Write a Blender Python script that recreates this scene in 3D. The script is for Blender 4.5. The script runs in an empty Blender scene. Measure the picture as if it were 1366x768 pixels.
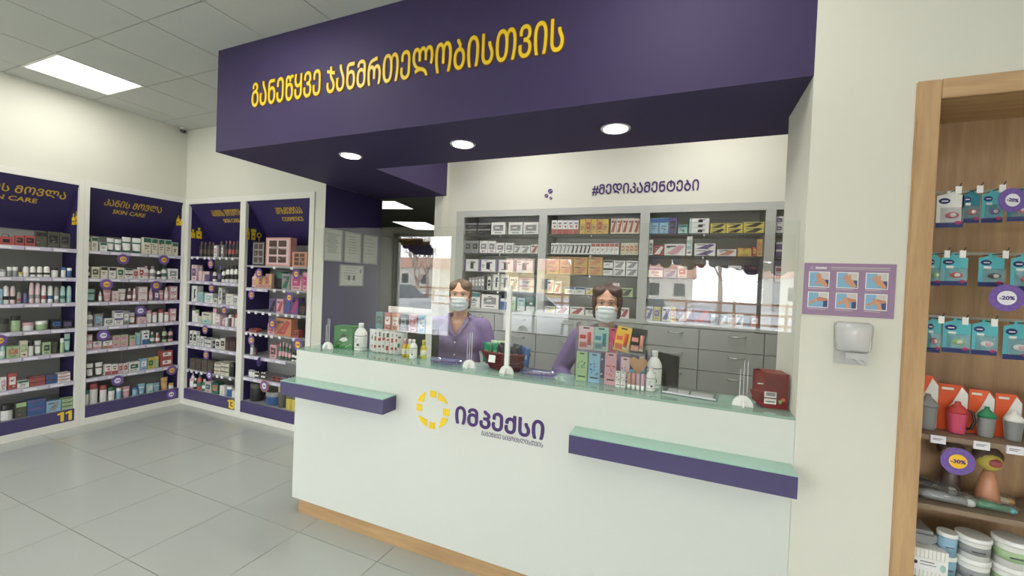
import bpy, bmesh, math, random
from mathutils import Vector, Matrix
random.seed(11)
S = bpy.context.scene
COL = S.collection

# ---------------------------------------------------------------- camera
cam_d = bpy.data.cameras.new('camera')
cam_d.sensor_width = 36.0
cam_d.lens = 36.0 * 554.085 / 1366.0
cam_d.clip_start = 0.02
cam = bpy.data.objects.new('camera', cam_d)
COL.objects.link(cam)
yaw, pitch, roll = math.radians(22.812), math.radians(-0.964), math.radians(2.3697)
fwd = Vector((-math.sin(yaw)*math.cos(pitch), math.cos(yaw)*math.cos(pitch), math.sin(pitch)))
rgt = Vector((math.cos(yaw), math.sin(yaw), 0))
upv = rgt.cross(fwd)
r2 = rgt*math.cos(roll) + upv*math.sin(roll)
u2 = -rgt*math.sin(roll) + upv*math.cos(roll)
m = Matrix((r2, u2, -fwd)).transposed().to_4x4()
m.translation = Vector((0, 0, 1.6))
cam.matrix_world = m
S.camera = cam

# ---------------------------------------------------------------- sky (bright overcast day seen through the shop front)
W = bpy.data.worlds.new('world'); S.world = W; W.use_nodes = True
bg = W.node_tree.nodes['Background']
bg.inputs[0].default_value = (0.96, 0.975, 1.0, 1)
bg.inputs[1].default_value = 13.0

# ---------------------------------------------------------------- exposure
S.view_settings.view_transform = 'Standard'
S.view_settings.look = 'None'
S.view_settings.exposure = 0.08
S.view_settings.gamma = 1.0
S.view_settings.use_curve_mapping = False
S.cycles.max_bounces = 8
S.cycles.diffuse_bounces = 4
S.cycles.glossy_bounces = 4
S.cycles.transparent_max_bounces = 16
S.cycles.use_denoising = True
S.cycles.sample_clamp_indirect = 6.0

PANEL_POWER = 7.0      # each 0.58 m ceiling LED panel
PANEL_COL = (1.0, 0.97, 0.90)
DOWN_POWER = 4.0
# ---------------------------------------------------------------- helpers
def lin(c):
    c = c/255.0
    return c/12.92 if c <= 0.04045 else ((c+0.055)/1.055)**2.4
def rgb(r, g, b): return (lin(r), lin(g), lin(b), 1.0)
MC = {}
def mat(name, col, rough=0.5, metal=0.0, spec=0.5, noise=0.0, scale=30.0, bump=0.0, emit=None, estr=0.0, coat=0.0):
    if name in MC: return MC[name]
    M = bpy.data.materials.new(name); M.use_nodes = True
    nt = M.node_tree; b = nt.nodes['Principled BSDF']
    b.inputs['Base Color'].default_value = col
    b.inputs['Roughness'].default_value = rough
    b.inputs['Metallic'].default_value = metal
    b.inputs['Specular IOR Level'].default_value = spec
    b.inputs['Coat Weight'].default_value = coat
    if emit:
        b.inputs['Emission Color'].default_value = emit
        b.inputs['Emission Strength'].default_value = estr
    if noise or bump:
        tc = nt.nodes.new('ShaderNodeTexCoord'); n = nt.nodes.new('ShaderNodeTexNoise')
        n.inputs['Scale'].default_value = scale; n.inputs['Detail'].default_value = 4
        nt.links.new(tc.outputs['Object'], n.inputs['Vector'])
        if noise:
            mx = nt.nodes.new('ShaderNodeMix'); mx.data_type = 'RGBA'
            mx.inputs[6].default_value = col
            mx.inputs[7].default_value = tuple(c*(1-noise) for c in col[:3]) + (1,)
            nt.links.new(n.outputs['Fac'], mx.inputs[0]); nt.links.new(mx.outputs[2], b.inputs['Base Color'])
        if bump:
            bp = nt.nodes.new('ShaderNodeBump'); bp.inputs['Strength'].default_value = bump; bp.inputs['Distance'].default_value = 0.01
            nt.links.new(n.outputs['Fac'], bp.inputs['Height']); nt.links.new(bp.outputs['Normal'], b.inputs['Normal'])
    MC[name] = M; return M
def clear_mat(name, tint=(1, 1, 1, 1), refl=1.0, rough=0.0, ior=1.5, body=0.0, bodycol=(.8, .8, .8, 1)):
    # thin clear sheet: transparent body with fresnel mirror on top
    if name in MC: return MC[name]
    M = bpy.data.materials.new(name); M.use_nodes = True; nt = M.node_tree
    for n in list(nt.nodes):
        if n.type != 'OUTPUT_MATERIAL': nt.nodes.remove(n)
    out = [n for n in nt.nodes if n.type == 'OUTPUT_MATERIAL'][0]
    t = nt.nodes.new('ShaderNodeBsdfTransparent'); t.inputs[0].default_value = tint
    g = nt.nodes.new('ShaderNodeBsdfGlossy'); g.inputs['Roughness'].default_value = rough
    # Schlick reflectance, same from both faces of the thin sheet
    ge = nt.nodes.new('ShaderNodeNewGeometry'); dt = nt.nodes.new('ShaderNodeVectorMath'); dt.operation = 'DOT_PRODUCT'
    nt.links.new(ge.outputs['Normal'], dt.inputs[0]); nt.links.new(ge.outputs['Incoming'], dt.inputs[1])
    def mth(op, a, b2=None):
        q = nt.nodes.new('ShaderNodeMath'); q.operation = op; q.use_clamp = op == 'SUBTRACT'
        for i_, v_ in enumerate((a, b2)):
            if v_ is None: continue
            if isinstance(v_, (int, float)): q.inputs[i_].default_value = v_
            else: nt.links.new(v_, q.inputs[i_])
        return q.outputs[0]
    f0 = ((ior-1)/(ior+1))**2
    pw = mth('POWER', mth('SUBTRACT', 1.0, mth('ABSOLUTE', dt.outputs['Value'])), 5.0)
    ml = mth('MULTIPLY', mth('ADD', mth('MULTIPLY', pw, 1-f0), f0), refl)
    mx = nt.nodes.new('ShaderNodeMixShader')
    nt.links.new(ml, mx.inputs[0])
    base = t
    if body > 0:
        d = nt.nodes.new('ShaderNodeBsdfDiffuse'); d.inputs[0].default_value = bodycol
        m2 = nt.nodes.new('ShaderNodeMixShader'); m2.inputs[0].default_value = body
        nt.links.new(t.outputs[0], m2.inputs[1]); nt.links.new(d.outputs[0], m2.inputs[2]); base = m2
    nt.links.new(base.outputs[0], mx.inputs[1]); nt.links.new(g.outputs[0], mx.inputs[2])
    nt.links.new(mx.outputs[0], out.inputs[0])
    MC[name] = M; return M
def wood_mat(name, c1, c2, vert=True, rough=0.45):
    if name in MC: return MC[name]
    M = bpy.data.materials.new(name); M.use_nodes = True; nt = M.node_tree; b = nt.nodes['Principled BSDF']
    b.inputs['Roughness'].default_value = rough
    tc = nt.nodes.new('ShaderNodeTexCoord'); mp = nt.nodes.new('ShaderNodeMapping')
    mp.inputs['Scale'].default_value = (9, 9, 0.7) if vert else (0.7, 9, 9)
    n = nt.nodes.new('ShaderNodeTexNoise'); n.inputs['Scale'].default_value = 3; n.inputs['Detail'].default_value = 8; n.inputs['Distortion'].default_value = 0.6
    n2 = nt.nodes.new('ShaderNodeTexNoise'); n2.inputs['Scale'].default_value = 22; n2.inputs['Detail'].default_value = 3
    mx = nt.nodes.new('ShaderNodeMix'); mx.data_type = 'RGBA'
    mx.inputs[6].default_value = c1; mx.inputs[7].default_value = c2
    ad = nt.nodes.new('ShaderNodeMath'); ad.operation = 'MULTIPLY_ADD'; ad.inputs[1].default_value = 0.35
    rp = nt.nodes.new('ShaderNodeMapRange'); rp.inputs[1].default_value = 0.45; rp.inputs[2].default_value = 0.95
    nt.links.new(tc.outputs['Object'], mp.inputs['Vector']); nt.links.new(mp.outputs[0], n.inputs['Vector']); nt.links.new(mp.outputs[0], n2.inputs['Vector'])
    nt.links.new(n2.outputs['Fac'], ad.inputs[0]); nt.links.new(n.outputs['Fac'], ad.inputs[2])
    nt.links.new(ad.outputs[0], rp.inputs[0]); nt.links.new(rp.outputs[0], mx.inputs[0]); nt.links.new(mx.outputs[2], b.inputs['Base Color'])
    MC[name] = M; return M

class MB:
    """collects shapes into one mesh, with material slots"""
    def __init__(s): s.bm = bmesh.new(); s.mats = []
    def mi(s, m):
        if m not in s.mats: s.mats.append(m)
        return s.mats.index(m)
    def face(s, pts, m):
        f = s.bm.faces.new([s.bm.verts.new(p) for p in pts]); f.material_index = s.mi(m); return f
    def box(s, a, b, m, mx=None):
        x0, y0, z0 = a; x1, y1, z1 = b
        v = [Vector(p) for p in ((x0,y0,z0),(x1,y0,z0),(x1,y1,z0),(x0,y1,z0),(x0,y0,z1),(x1,y0,z1),(x1,y1,z1),(x0,y1,z1))]
        if mx: v = [mx @ p for p in v]
        v = [s.bm.verts.new(p) for p in v]; i = s.mi(m)
        for q in ((0,3,2,1),(4,5,6,7),(0,1,5,4),(1,2,6,5),(2,3,7,6),(3,0,4,7)):
            s.bm.faces.new([v[k] for k in q]).material_index = i
        return s
    def lathe(s, prof, m, n=14, c=(0,0,0), mx=None, sx=1, sy=1):
        """prof: [(r,z,(mat))...]"""
        rings = []
        for p in prof:
            r, z = p[0], p[1]
            ring = []
            for k in range(n):
                a = 2*math.pi*k/n
                q = Vector((c[0]+r*math.cos(a)*sx, c[1]+r*math.sin(a)*sy, c[2]+z))
                if mx: q = mx @ q
                ring.append(s.bm.verts.new(q))
            rings.append(ring)
        for j in range(len(rings)-1):
            mm = prof[j][2] if len(prof[j]) > 2 else m
            i = s.mi(mm)
            for k in range(n):
                f = s.bm.faces.new([rings[j][k], rings[j][(k+1)%n], rings[j+1][(k+1)%n], rings[j+1][k]])
                f.material_index = i; f.smooth = True
        s.bm.faces.new(rings[0][::-1]).material_index = s.mi(prof[0][2] if len(prof[0]) > 2 else m)
        s.bm.faces.new(rings[-1]).material_index = s.mi(prof[-2][2] if len(prof[-2]) > 2 else m)
        return s
    def loft(s, secs, m, mats=None, smooth=True):
        """secs: list of lists of points (same count) - closed rings, capped"""
        rings = [[s.bm.verts.new(p) for p in sec] for sec in secs]; n = len(rings[0])
        for j in range(len(rings)-1):
            i = s.mi(mats[j] if mats else m)
            for k in range(n):
                f = s.bm.faces.new([rings[j][k], rings[j][(k+1)%n], rings[j+1][(k+1)%n], rings[j+1][k]]); f.material_index = i; f.smooth = smooth
        s.bm.faces.new(rings[0][::-1]).material_index = s.mi(mats[0] if mats else m)
        s.bm.faces.new(rings[-1]).material_index = s.mi(mats[-1] if mats else m)
        return s
    def tube(s, pts, r, m, n=8, rs=None):
        pts = [Vector(p) for p in pts]; rings = []
        for i, p in enumerate(pts):
            d = (pts[min(i+1, len(pts)-1)] - pts[max(i-1, 0)]).normalized()
            a = d.orthogonal().normalized() if i == 0 else (a - d*a.dot(d)).normalized()
            b = d.cross(a); rr = rs[i] if rs else r
            rings.append([p + (a*math.cos(2*math.pi*k/n) + b*math.sin(2*math.pi*k/n))*rr for k in range(n)])
        return s.loft(rings, m)
    def prism(s, poly, y0, y1, m):
        """polygon in xz extruded along y (y0 = front)"""
        return s.loft([[Vector((x, y0, z)) for x, z in poly], [Vector((x, y1, z)) for x, z in poly]], m, smooth=False)
    def ball(s, c, r, m, n=12, k=8):
        if not hasattr(r, '__len__'): r = (r, r, r)
        prof = []
        for j in range(k+1):
            t = math.pi*j/k
            prof.append((max(math.sin(t), 1e-3), -math.cos(t)))
        return s.lathe([(p[0], p[1]) for p in prof], m, n=n, mx=Matrix.Translation(c) @ Matrix.Diagonal((r[0], r[1], r[2], 1)))
    def mesh(s, name, bevel=0):
        bmesh.ops.recalc_face_normals(s.bm, faces=s.bm.faces)
        if bevel:
            bmesh.ops.bevel(s.bm, geom=[e for e in s.bm.edges if e.is_manifold and e.calc_face_angle(0) > 0.6], offset=bevel, segments=2, affect='EDGES', clamp_overlap=True)
        me = bpy.data.meshes.new(name); s.bm.to_mesh(me); s.bm.free()
        for mm in s.mats: me.materials.append(mm)
        return me
    def build(s, name, parent=None, bevel=0, loc=None, rz=0):
        return link(name, s.mesh(name, bevel), parent, loc, rz)
def link(name, me, parent=None, loc=None, rz=0):
    o = bpy.data.objects.new(name, me); COL.objects.link(o)
    if loc is not None: o.location = loc
    if rz: o.rotation_euler = (0, 0, rz)
    if parent is not None: o.parent = parent
    return o
def tag(o, label=None, cat=None, group=None, kind=None):
    if label: o['label'] = label
    if cat: o['category'] = cat
    if group: o['group'] = group
    if kind: o['kind'] = kind
    return o
def empty(name, loc, label, cat, group=None, rz=0):
    o = bpy.data.objects.new(name, None); COL.objects.link(o); o.empty_display_size = 0.05
    o.location = loc; o.rotation_euler = (0, 0, rz)
    return tag(o, label, cat, group)
def struct(name, mb, parent=None, bevel=0):
    o = mb.build(name, parent, bevel)
    if parent is None: o['kind'] = 'structure'
    return o
def text_mesh(s, width=None, height=None, ext=0.0015, offset=0.0, shear=0.0, fat=0.0):
    """lettering as a mesh in the local xz plane facing -y, centred"""
    cu = bpy.data.curves.new('lettering', 'FONT'); cu.body = s; cu.extrude = ext; cu.offset = offset; cu.shear = shear
    cu.resolution_u = 4
    o = bpy.data.objects.new('tmp', cu); COL.objects.link(o)
    bpy.context.view_layer.update()
    dg = bpy.context.evaluated_depsgraph_get()
    me = bpy.data.meshes.new_from_object(o.evaluated_get(dg))
    bpy.data.objects.remove(o); bpy.data.curves.remove(cu)
    xs = [v.co.x for v in me.vertices]; ys = [v.co.y for v in me.vertices]; zs = [v.co.z for v in me.vertices]
    x0, x1, y0, y1 = min(xs), max(xs), min(ys), max(ys); zb = min(zs)
    sx = width/(x1-x0) if width else None; sy = height/(y1-y0) if height else None
    if sx is None: sx = sy
    if sy is None: sy = sx
    for v in me.vertices:
        x, y, z = v.co
        v.co = Vector(((x-(x0+x1)/2)*sx, -(z-zb), (y-(y0+y1)/2)*sy))
    if fat:       # heavier strokes: slightly shifted copies of the glyphs, joined
        bm = bmesh.new(); src = bmesh.new(); src.from_mesh(me)
        for k in range(8):
            a = 2*math.pi*k/8; vm = {v: bm.verts.new(v.co + Vector((fat*math.cos(a), 1e-5*k, fat*math.sin(a)))) for v in src.verts}
            for f in src.faces: bm.faces.new([vm[v] for v in f.verts])
        bm.to_mesh(me); bm.free(); src.free()
    return me
def text(s, parent, loc, mt, width=None, height=None, ext=0.0015, offset=0.0, name='lettering', rot=None, fat=0.0):
    me = text_mesh(s, width, height, ext, offset, 0.0, fat); me.name = name; me.materials.append(mt)
    o = link(name, me, parent, loc)
    if rot: o.rotation_euler = rot
    return o
ORD = ['first','second','third','fourth','fifth','sixth','seventh','eighth','ninth','tenth','eleventh','twelfth','thirteenth','fourteenth','fifteenth','sixteenth','seventeenth','eighteenth','nineteenth','twentieth','twenty-first','twenty-second','twenty-third','twenty-fourth','twenty-fifth']

# palette for packaging: letter -> (word, colour)
PAL = {'W': ('white', (232,232,226)), 'C': ('cream', (225,216,185)), 'G': ('green', (28,110,80)), 'g': ('light green', (160,200,130)),
 'T': ('teal', (20,120,120)), 't': ('pale teal', (150,205,195)), 'B': ('blue', (30,85,165)), 'b': ('light blue', (120,180,215)),
 'R': ('red', (190,60,55)), 'P': ('pink', (222,150,165)), 'p': ('pale pink', (232,190,195)), 'V': ('violet', (95,70,140)),
 'K': ('black', (25,25,28)), 'N': ('brown', (85,55,45)), 'O': ('orange', (215,125,75)), 'Y': ('yellow', (225,200,50)),
 'S': ('grey', (140,142,142)), 'D': ('olive', (75,75,58)), 'M': ('magenta', (205,40,110)), 'A': ('amber', (222,165,70)), 'L': ('salmon', (225,150,130))}
def pm(ch):
    w, c = PAL[ch]; g = sum(c)/3; k = 0.72     # printed cartons are rather muted
    c = [g+(q-g)*k for q in c]; c = [q*0.9+20 for q in c]
    return mat('print_'+w.replace(' ', '_'), rgb(*c), rough=0.38)
VIV = {'t': (90,180,190), 'T': (45,125,140), 'O': (222,92,50), 'P': (205,80,110), 'G': (30,125,85), 'g': (130,190,90), 'Y': (235,190,60), 'p': (232,175,190)}
def pv(ch):
    w, c = PAL[ch]; c = VIV.get(ch, c)
    return mat('vivid_'+w.replace(' ', '_'), rgb(*c), rough=0.3)
INK = mat('ink_grey', rgb(95,95,100), rough=0.5)
# ================================================================ materials of the room
M_wall = mat('white_wall_paint', rgb(221,220,207), rough=0.7, noise=0.02, scale=2.0)
M_trim = mat('white_laminate', rgb(230,229,220), rough=0.35)
M_counter = mat('white_gloss_laminate', rgb(216,219,212), rough=0.25)
M_purple = mat('purple_laminate', rgb(64,54,90), rough=0.6, spec=0.3)
M_purple2 = mat('purple_wall_paint', rgb(52,42,92), rough=0.5)
M_shelfpurple = mat('purple_acrylic_panel', rgb(74,66,108), rough=0.3)
M_tile = mat('ceiling_tile_mineral', rgb(196,198,192), rough=0.9, noise=0.05, scale=60)
M_grid = mat('ceiling_grid_white', rgb(205,207,202), rough=0.6)
M_floor = mat('porcelain_tile_grey', rgb(180,184,178), rough=0.2, noise=0.06, scale=1.3, coat=0.15)
M_grout = mat('grout_grey', rgb(120,120,112), rough=0.9)
M_grey = mat('grey_laminate', rgb(188,190,185), rough=0.4)
M_drawer = mat('drawer_grey', rgb(176,179,176), rough=0.35)
M_shelfgrey = mat('shelf_back_grey', rgb(150,150,146), rough=0.5)
M_yellow = mat('yellow_vinyl', rgb(240,205,40), rough=0.4)
M_gold = mat('gold_vinyl', rgb(215,178,62), rough=0.4)
M_darkviolet = mat('dark_violet_vinyl', rgb(70,40,105), rough=0.4)
M_glass_green = clear_mat('green_edge_glass', tint=(0.88, 0.96, 0.93, 1), refl=1.0, ior=1.5, body=0.45, bodycol=rgb(185,215,200))
M_oak = wood_mat('light_oak', rgb(198,164,120), rgb(170,134,94))
M_oak_h = wood_mat('light_oak_horizontal', rgb(198,164,120), rgb(170,134,94), vert=False)
M_oak_back = wood_mat('light_oak_back', rgb(192,158,120), rgb(166,132,98))
M_chrome = mat('brushed_metal', rgb(200,200,200), rough=0.3, metal=1.0)
M_led = mat('led_diffuser', (1,1,1,1), rough=0.5, emit=(1.0, 0.985, 0.93, 1), estr=3.0)
M_white_plastic = mat('white_plastic', rgb(236,236,232), rough=0.35)
M_black = mat('black_plastic', rgb(18,18,20), rough=0.35)
M_acr = clear_mat('clear_acrylic', tint=(0.975, 0.985, 0.98, 1), refl=1.3, ior=1.55)
M_clear = clear_mat('clear_plastic', tint=(0.96, 0.97, 0.97, 1), refl=1.2, ior=1.45, body=0.06)

ZC = 3.2; XL = -5.44; YB = 2.997; YF = 1.975; ZS = 2.46
# ---------------------------------------------------------------- floor: slab + tiles
b = MB(); b.box((-5.9, -2.8, -0.12), (2.8, 4.4, -0.004), M_grout)
floor = struct('floor', b)
tb = MB(); tb.box((-0.302, -0.287, -0.006), (0.302, 0.287, 0.0), M_floor); tm = tb.mesh('floor_tile', 0.0012)
for i in range(-5, 11):
    for j in range(-8, 5):
        x, y = -3.35 + 0.607*(i+0.5), 1.85 + 0.577*(j+0.5)
        if x < -5.5 or x > 2.75 or y > 3.1 or y < -2.75: continue
        if y > 3.0 - 0.28: y_ok = True
        o = link('floor_tile', tm, floor, (x, y, 0))
# ---------------------------------------------------------------- ceiling: slab, grid and tiles
b = MB(); b.box((-5.9, -2.8, ZC+0.012), (2.8, 4.4, ZC+0.1), M_grid)
ceil = struct('ceiling', b)
tb = MB(); tb.box((-0.2945, -0.286, 0.0), (0.2945, 0.286, 0.012), M_tile); cm = tb.mesh('ceiling_tile')
CX = lambda i: -5.135 + 0.597*(i+0.5)
CY = lambda j: 1.575 + 0.58*(j+0.5)
LIGHTS = {(0, 0), (0, -2), (0, -5), (3, 0-2), (3, -5), (6, -2), (6, -5), (9, -2), (9, -5), (9, 0), (6, 0)}
LIGHTS = {(0, 0), (0, -2), (0, -5), (4, -1), (4, -5), (8, -1), (8, -5), (11, -3)}
for i in range(-1, 14):
    for j in range(-8, 5):
        x, y = CX(i), CY(j)
        if y > 4.3 or y < -2.7: continue
        if (i, j) in LIGHTS: continue
        if i == -1: x += 0.12
        o = link('ceiling_tile', cm, ceil, (x, y, ZC))
        if i == -1: o.scale.x = 0.6
# ---------------------------------------------------------------- walls
b = MB()
b.box((-5.56, -2.7, 2.40), (XL-0.012, 3.30, ZC), M_wall)          # above the cabinets
b.box((-5.56, -2.7, 0.0), (XL-0.012, 1.10, 2.40), M_wall)
b.box((-5.95, -2.7, 0.0), (-5.80, 3.40, ZC), M_wall)
struct('wall_left', b)
b = MB()
b.box((XL-0.012, YB+0.008, 2.39), (-3.25, 3.10, ZC), M_wall)
b.box((-5.80, 3.33, 0.0), (-3.25, 3.40, ZC), M_wall)
struct('wall_back_left', b)
b = MB()
b.box((-3.385, YB+0.006, 0.0), (-3.252, 3.33, 2.39), M_wall)
b.box((-3.30, 3.10, 2.39), (-3.252, 3.33, ZC), M_wall)
struct('wall_end', b)
b = MB(); b.box((-3.252, 2.999, 0.0), (-3.247, 3.80, ZS-0.001), M_purple2); b.box((-3.33, 3.33, 0.0), (-3.252, 3.80, ZS), M_purple2)
struct('wall_purple', b)
b = MB()
b.box((-2.50, 3.745, 0.0), (-2.41, 4.30, ZC), M_wall); b.box((-3.33, 3.745, ZS+0.03), (-2.50, 3.87, ZC), M_wall)
b.box((-2.41, 3.87, 2.32), (1.6, 3.95, ZC), M_wall)
b.box((-2.41, 3.87, 0.0), (-2.30, 3.95, 2.32), M_wall)
b.box((-2.41, 4.24, 0.0), (1.6, 4.30, ZC), M_wall)
struct('wall_back', b)
b = MB(); b.box((1.5, 2.41, 0), (1.6, 4.24, ZC), M_wall); struct('wall_right_inner', b)
b = MB()   # pier with the recess of the wooden cabinet
b.box((0.425, YF, 0), (0.741, 2.41, ZC), M_wall)
b.box((0.741, YF, 2.385), (2.7, 2.41, ZC), M_wall)
b.box((1.86, YF, 0), (2.7, 2.41, 2.385), M_wall)
b.box((0.741, 2.30, 0), (1.86, 2.41, 2.385), M_wall)
struct('wall_pier', b)
b = MB(); b.box((2.6, -2.7, 0), (2.7, YF, ZC), M_wall); struct('wall_right', b)
# shop front wall behind the camera with its windows and glass door
b = MB(); YW = -2.6
def frontwall(x0, x1, z0, z1): b.box((x0, YW-0.2, z0), (x1, YW, z1), M_wall)
frontwall(-5.9, -5.42, 0, ZC); frontwall(-4.1, -3.05, 0, ZC); frontwall(-1.75, -0.6, 0, ZC); frontwall(1.9, 2.7, 0, ZC)
frontwall(-5.42, -4.1, 2.45, ZC); frontwall(-3.05, -1.75, 2.05, ZC); frontwall(-0.6, 1.9, 2.45, ZC)
frontwall(-5.42, -4.1, 0, 0.45); frontwall(-0.6, 1.9, 0, 1.0)
struct('wall_front', b)
M_alu = mat('white_aluminium', rgb(215,215,212), rough=0.4)
M_wglass = clear_mat('window_glass', tint=(0.97, 0.98, 0.98, 1), refl=1.0)
def window(name, x0, x1, z0, z1, mull):
    b = MB()
    for x in [x0+0.025, x1-0.025]+list(mull): b.box((x-0.025, YW-0.12, z0), (x+0.025, YW-0.06, z1), M_alu)
    b.box((x0, YW-0.12, z0), (x1, YW-0.06, z0+0.05), M_alu); b.box((x0, YW-0.12, z1-0.05), (x1, YW-0.06, z1), M_alu)
    o = struct(name, b)
    g = MB(); g.box((x0+0.05, YW-0.095, z0+0.05), (x1-0.05, YW-0.089, z1-0.05), M_wglass); g.build('pane', o)
    return o
w1 = window('window_1', -5.42, -4.1, 0.45, 2.45, [])
d1 = window('door_1', -3.05, -1.75, 0.0, 2.05, [-2.42])
b = MB(); b.box((-3.0, YW-0.12, 0.05), (-1.80, YW-0.06, 0.72), M_alu); b.build('kick_panel', d1)
w3 = window('window_2', -0.6, 1.9, 1.0, 2.45, [0.95])
M_st1 = mat('sticker_violet', rgb(110,70,160), rough=0.5); M_st2 = mat('sticker_ochre', rgb(190,140,60), rough=0.5); M_st3 = mat('sticker_taupe', rgb(150,125,115), rough=0.5)
b = MB()
for i, (x, z, w) in enumerate([(-5.1, 2.32, .5), (-5.0, 2.26, .6), (-4.95, 2.2, .6), (-4.85, 2.14, .5), (-4.8, 2.08, .4)]):
    b.prism([(x-w/2+0.045*math.cos(a)*(1) if math.cos(a) < 0 else x+w/2+0.045*math.cos(a), z+0.045*math.sin(a)) for a in [k*math.pi/6+.01 for k in range(12)]], YW-0.086, YW-0.084, [M_st2, M_st2, M_st1, M_st1, M_st1][i])
b.build('cloud_sticker', w1)
b = MB(); b.box((-0.55, YW-0.087, 2.02), (1.85, YW-0.085, 2.40), M_st3)
for i in range(15):
    x = -0.48+i*0.165; r = random.choice([.07, .09, .12]); z = 1.99+random.uniform(-.05, .04)
    b.prism([(x+r*math.cos(k*math.pi/8), z+r*math.sin(k*math.pi/8)) for k in range(16)], YW-0.0845+0.0002*i, YW-0.0835+0.0002*i, random.choice([M_st1, M_st2, M_st3, M_st1]))
b.build('disc_sticker_frieze', w3)
# white baseboards / ledges
b = MB(); b.box((0.425, YF-0.006, 0.0), (0.741, YF, 0.06), M_trim); struct('baseboard_right', b)

# ---------------------------------------------------------------- lit ceiling panels
n = 0
LW = ['lit square ceiling panel nearest the left corner, above the shelves', 'ceiling light panel over the left aisle of the shop',
      'ceiling light panel beside the left shop window', 'ceiling light panel over the middle of the shop', 'ceiling light panel over the glass entrance door',
      'ceiling light panel in front of the pier with the poster', 'ceiling light panel above the wide right shop window', 'ceiling light panel in the right front corner']
for k, (i, j) in enumerate([(0, 0), (0, -2), (0, -5), (4, -1), (4, -5), (8, -1), (8, -5), (11, -3)]):
    e = empty('ceiling_light', (CX(i), CY(j), ZC), LW[k], 'light', 'square ceiling light panels')
    f = MB()
    for a, c in (((-.2945, -.286), (-.275, .286)), ((.275, -.286), (.2945, .286)), ((-.275, -.286), (.275, -.267)), ((-.275, .267), (.275, .286))):
        f.box((a[0], a[1], -0.002), (c[0], c[1], 0.012), M_trim)
    f.build('light_frame', e)
    f = MB(); f.box((-.275, -.267, 0.0), (.275, .267, 0.01), M_led); f.build('diffuser', e)
    L = bpy.data.lights.new('panel_lamp', 'AREA'); L.shape = 'SQUARE'; L.size = 0.52; L.energy = PANEL_POWER; L.color = PANEL_COL
    lo = bpy.data.objects.new('panel_lamp', L); COL.objects.link(lo); lo.parent = e; lo.location = (0, 0, -0.004)
# two more panels over the staff side, hidden from the shop by the soffit
for k, x in enumerate((-1.5, 0.2)):
    e = empty('ceiling_light', (x, 3.10, ZC-0.02), ['ceiling light panel behind the fascia, over the left staff side', 'ceiling light panel behind the fascia, over the right staff side'][k], 'light', 'square ceiling light panels')
    f = MB(); f.box((-.29, -.286, 0.0), (.29, .286, 0.02), M_led); f.build('diffuser', e)
    L = bpy.data.lights.new('panel_lamp', 'AREA'); L.shape = 'SQUARE'; L.size = 0.52; L.energy = PANEL_POWER*1.7; L.color = PANEL_COL
    lo = bpy.data.objects.new('panel_lamp', L); COL.objects.link(lo); lo.parent = e; lo.location = (0, 0, -0.004)

# ---------------------------------------------------------------- purple fascia box over the counter
fa = empty('fascia_box', (-1.4, YF, ZS), 'long purple overhead fascia box above the counter with yellow lettering', 'fascia')
def loc(o, x, y, z): o.location = (x+1.4, y-YF, z-ZS); return o
b = MB(); b.box((-3.245, YF, ZS), (0.425, YF+0.03, ZC), M_purple)
b.box((-3.245, YF+0.03, ZS), (-3.215, 2.99, ZC), M_purple); b.box((-2.39, 2.668, ZS), (-2.36, 3.74, ZC), M_purple)
loc(b.build('fascia_panel', fa), 0, 0, 0)
b = MB(); b.box((-3.215, YF+0.03, ZS), (0.425, 2.41, ZS+0.03), M_purple); b.box((-3.215, 2.41, ZS), (1.5, 2.668, ZS+0.03), M_purple)
b.box((-3.245, 2.668, ZS), (-2.39, 3.74, ZS+0.03), M_purple); b.box((-2.39, 2.638, ZS+0.03), (1.5, 2.668, ZC), M_purple)
loc(b.build('soffit_panel', fa), 0, 0, 0)
M_yedge = mat('yellow_letter_outline', rgb(120,70,25), rough=0.5)  # brown outline around the yellow letters
loc(text('ᲒᲐᲜᲔᲬᲧᲕᲔ ᲯᲐᲜᲛᲠᲗᲔᲚᲝᲑᲘᲡᲗᲕᲘᲡ', fa, (0, 0, 0), M_yedge, width=2.25, height=0.165, ext=0.001, fat=0.0065, name='lettering_outline'), -1.735, YF-0.0001, 2.820)
loc(text('ᲒᲐᲜᲔᲬᲧᲕᲔ ᲯᲐᲜᲛᲠᲗᲔᲚᲝᲑᲘᲡᲗᲕᲘᲡ', fa, (0, 0, 0), M_yellow, width=2.25, height=0.165, ext=0.003, fat=0.0015), -1.735, YF-0.0001, 2.820)
for k, x in enumerate((-2.29, -1.36, -0.40)):
    e = empty('downlight', (x, 2.325, ZS), ['round recessed downlight, left of three in the purple soffit', 'round recessed downlight, middle of three in the purple soffit', 'round recessed downlight, right of three in the purple soffit'][k], 'light', 'round downlights in the soffit')
    f = MB(); f.lathe([(0.062, -0.001), (0.078, -0.006), (0.082, 0.0)], M_white_plastic, n=28); f.build('trim_ring', e)
    f = MB(); f.lathe([(0.062, -0.007), (0.0625, -0.002)], mat('downlight_led', (1,1,1,1), emit=(1, 1, 0.98, 1), estr=14.0), n=28); f.build('diffuser', e)
    L = bpy.data.lights.new('downlight_lamp', 'AREA'); L.shape = 'DISK'; L.size = 0.11; L.energy = DOWN_POWER; L.color = (1, 0.99, 0.93); L.spread = math.radians(150)
    lo = bpy.data.objects.new('downlight_lamp', L); COL.objects.link(lo); lo.parent = e; lo.location = (0, 0, -0.010)

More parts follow.
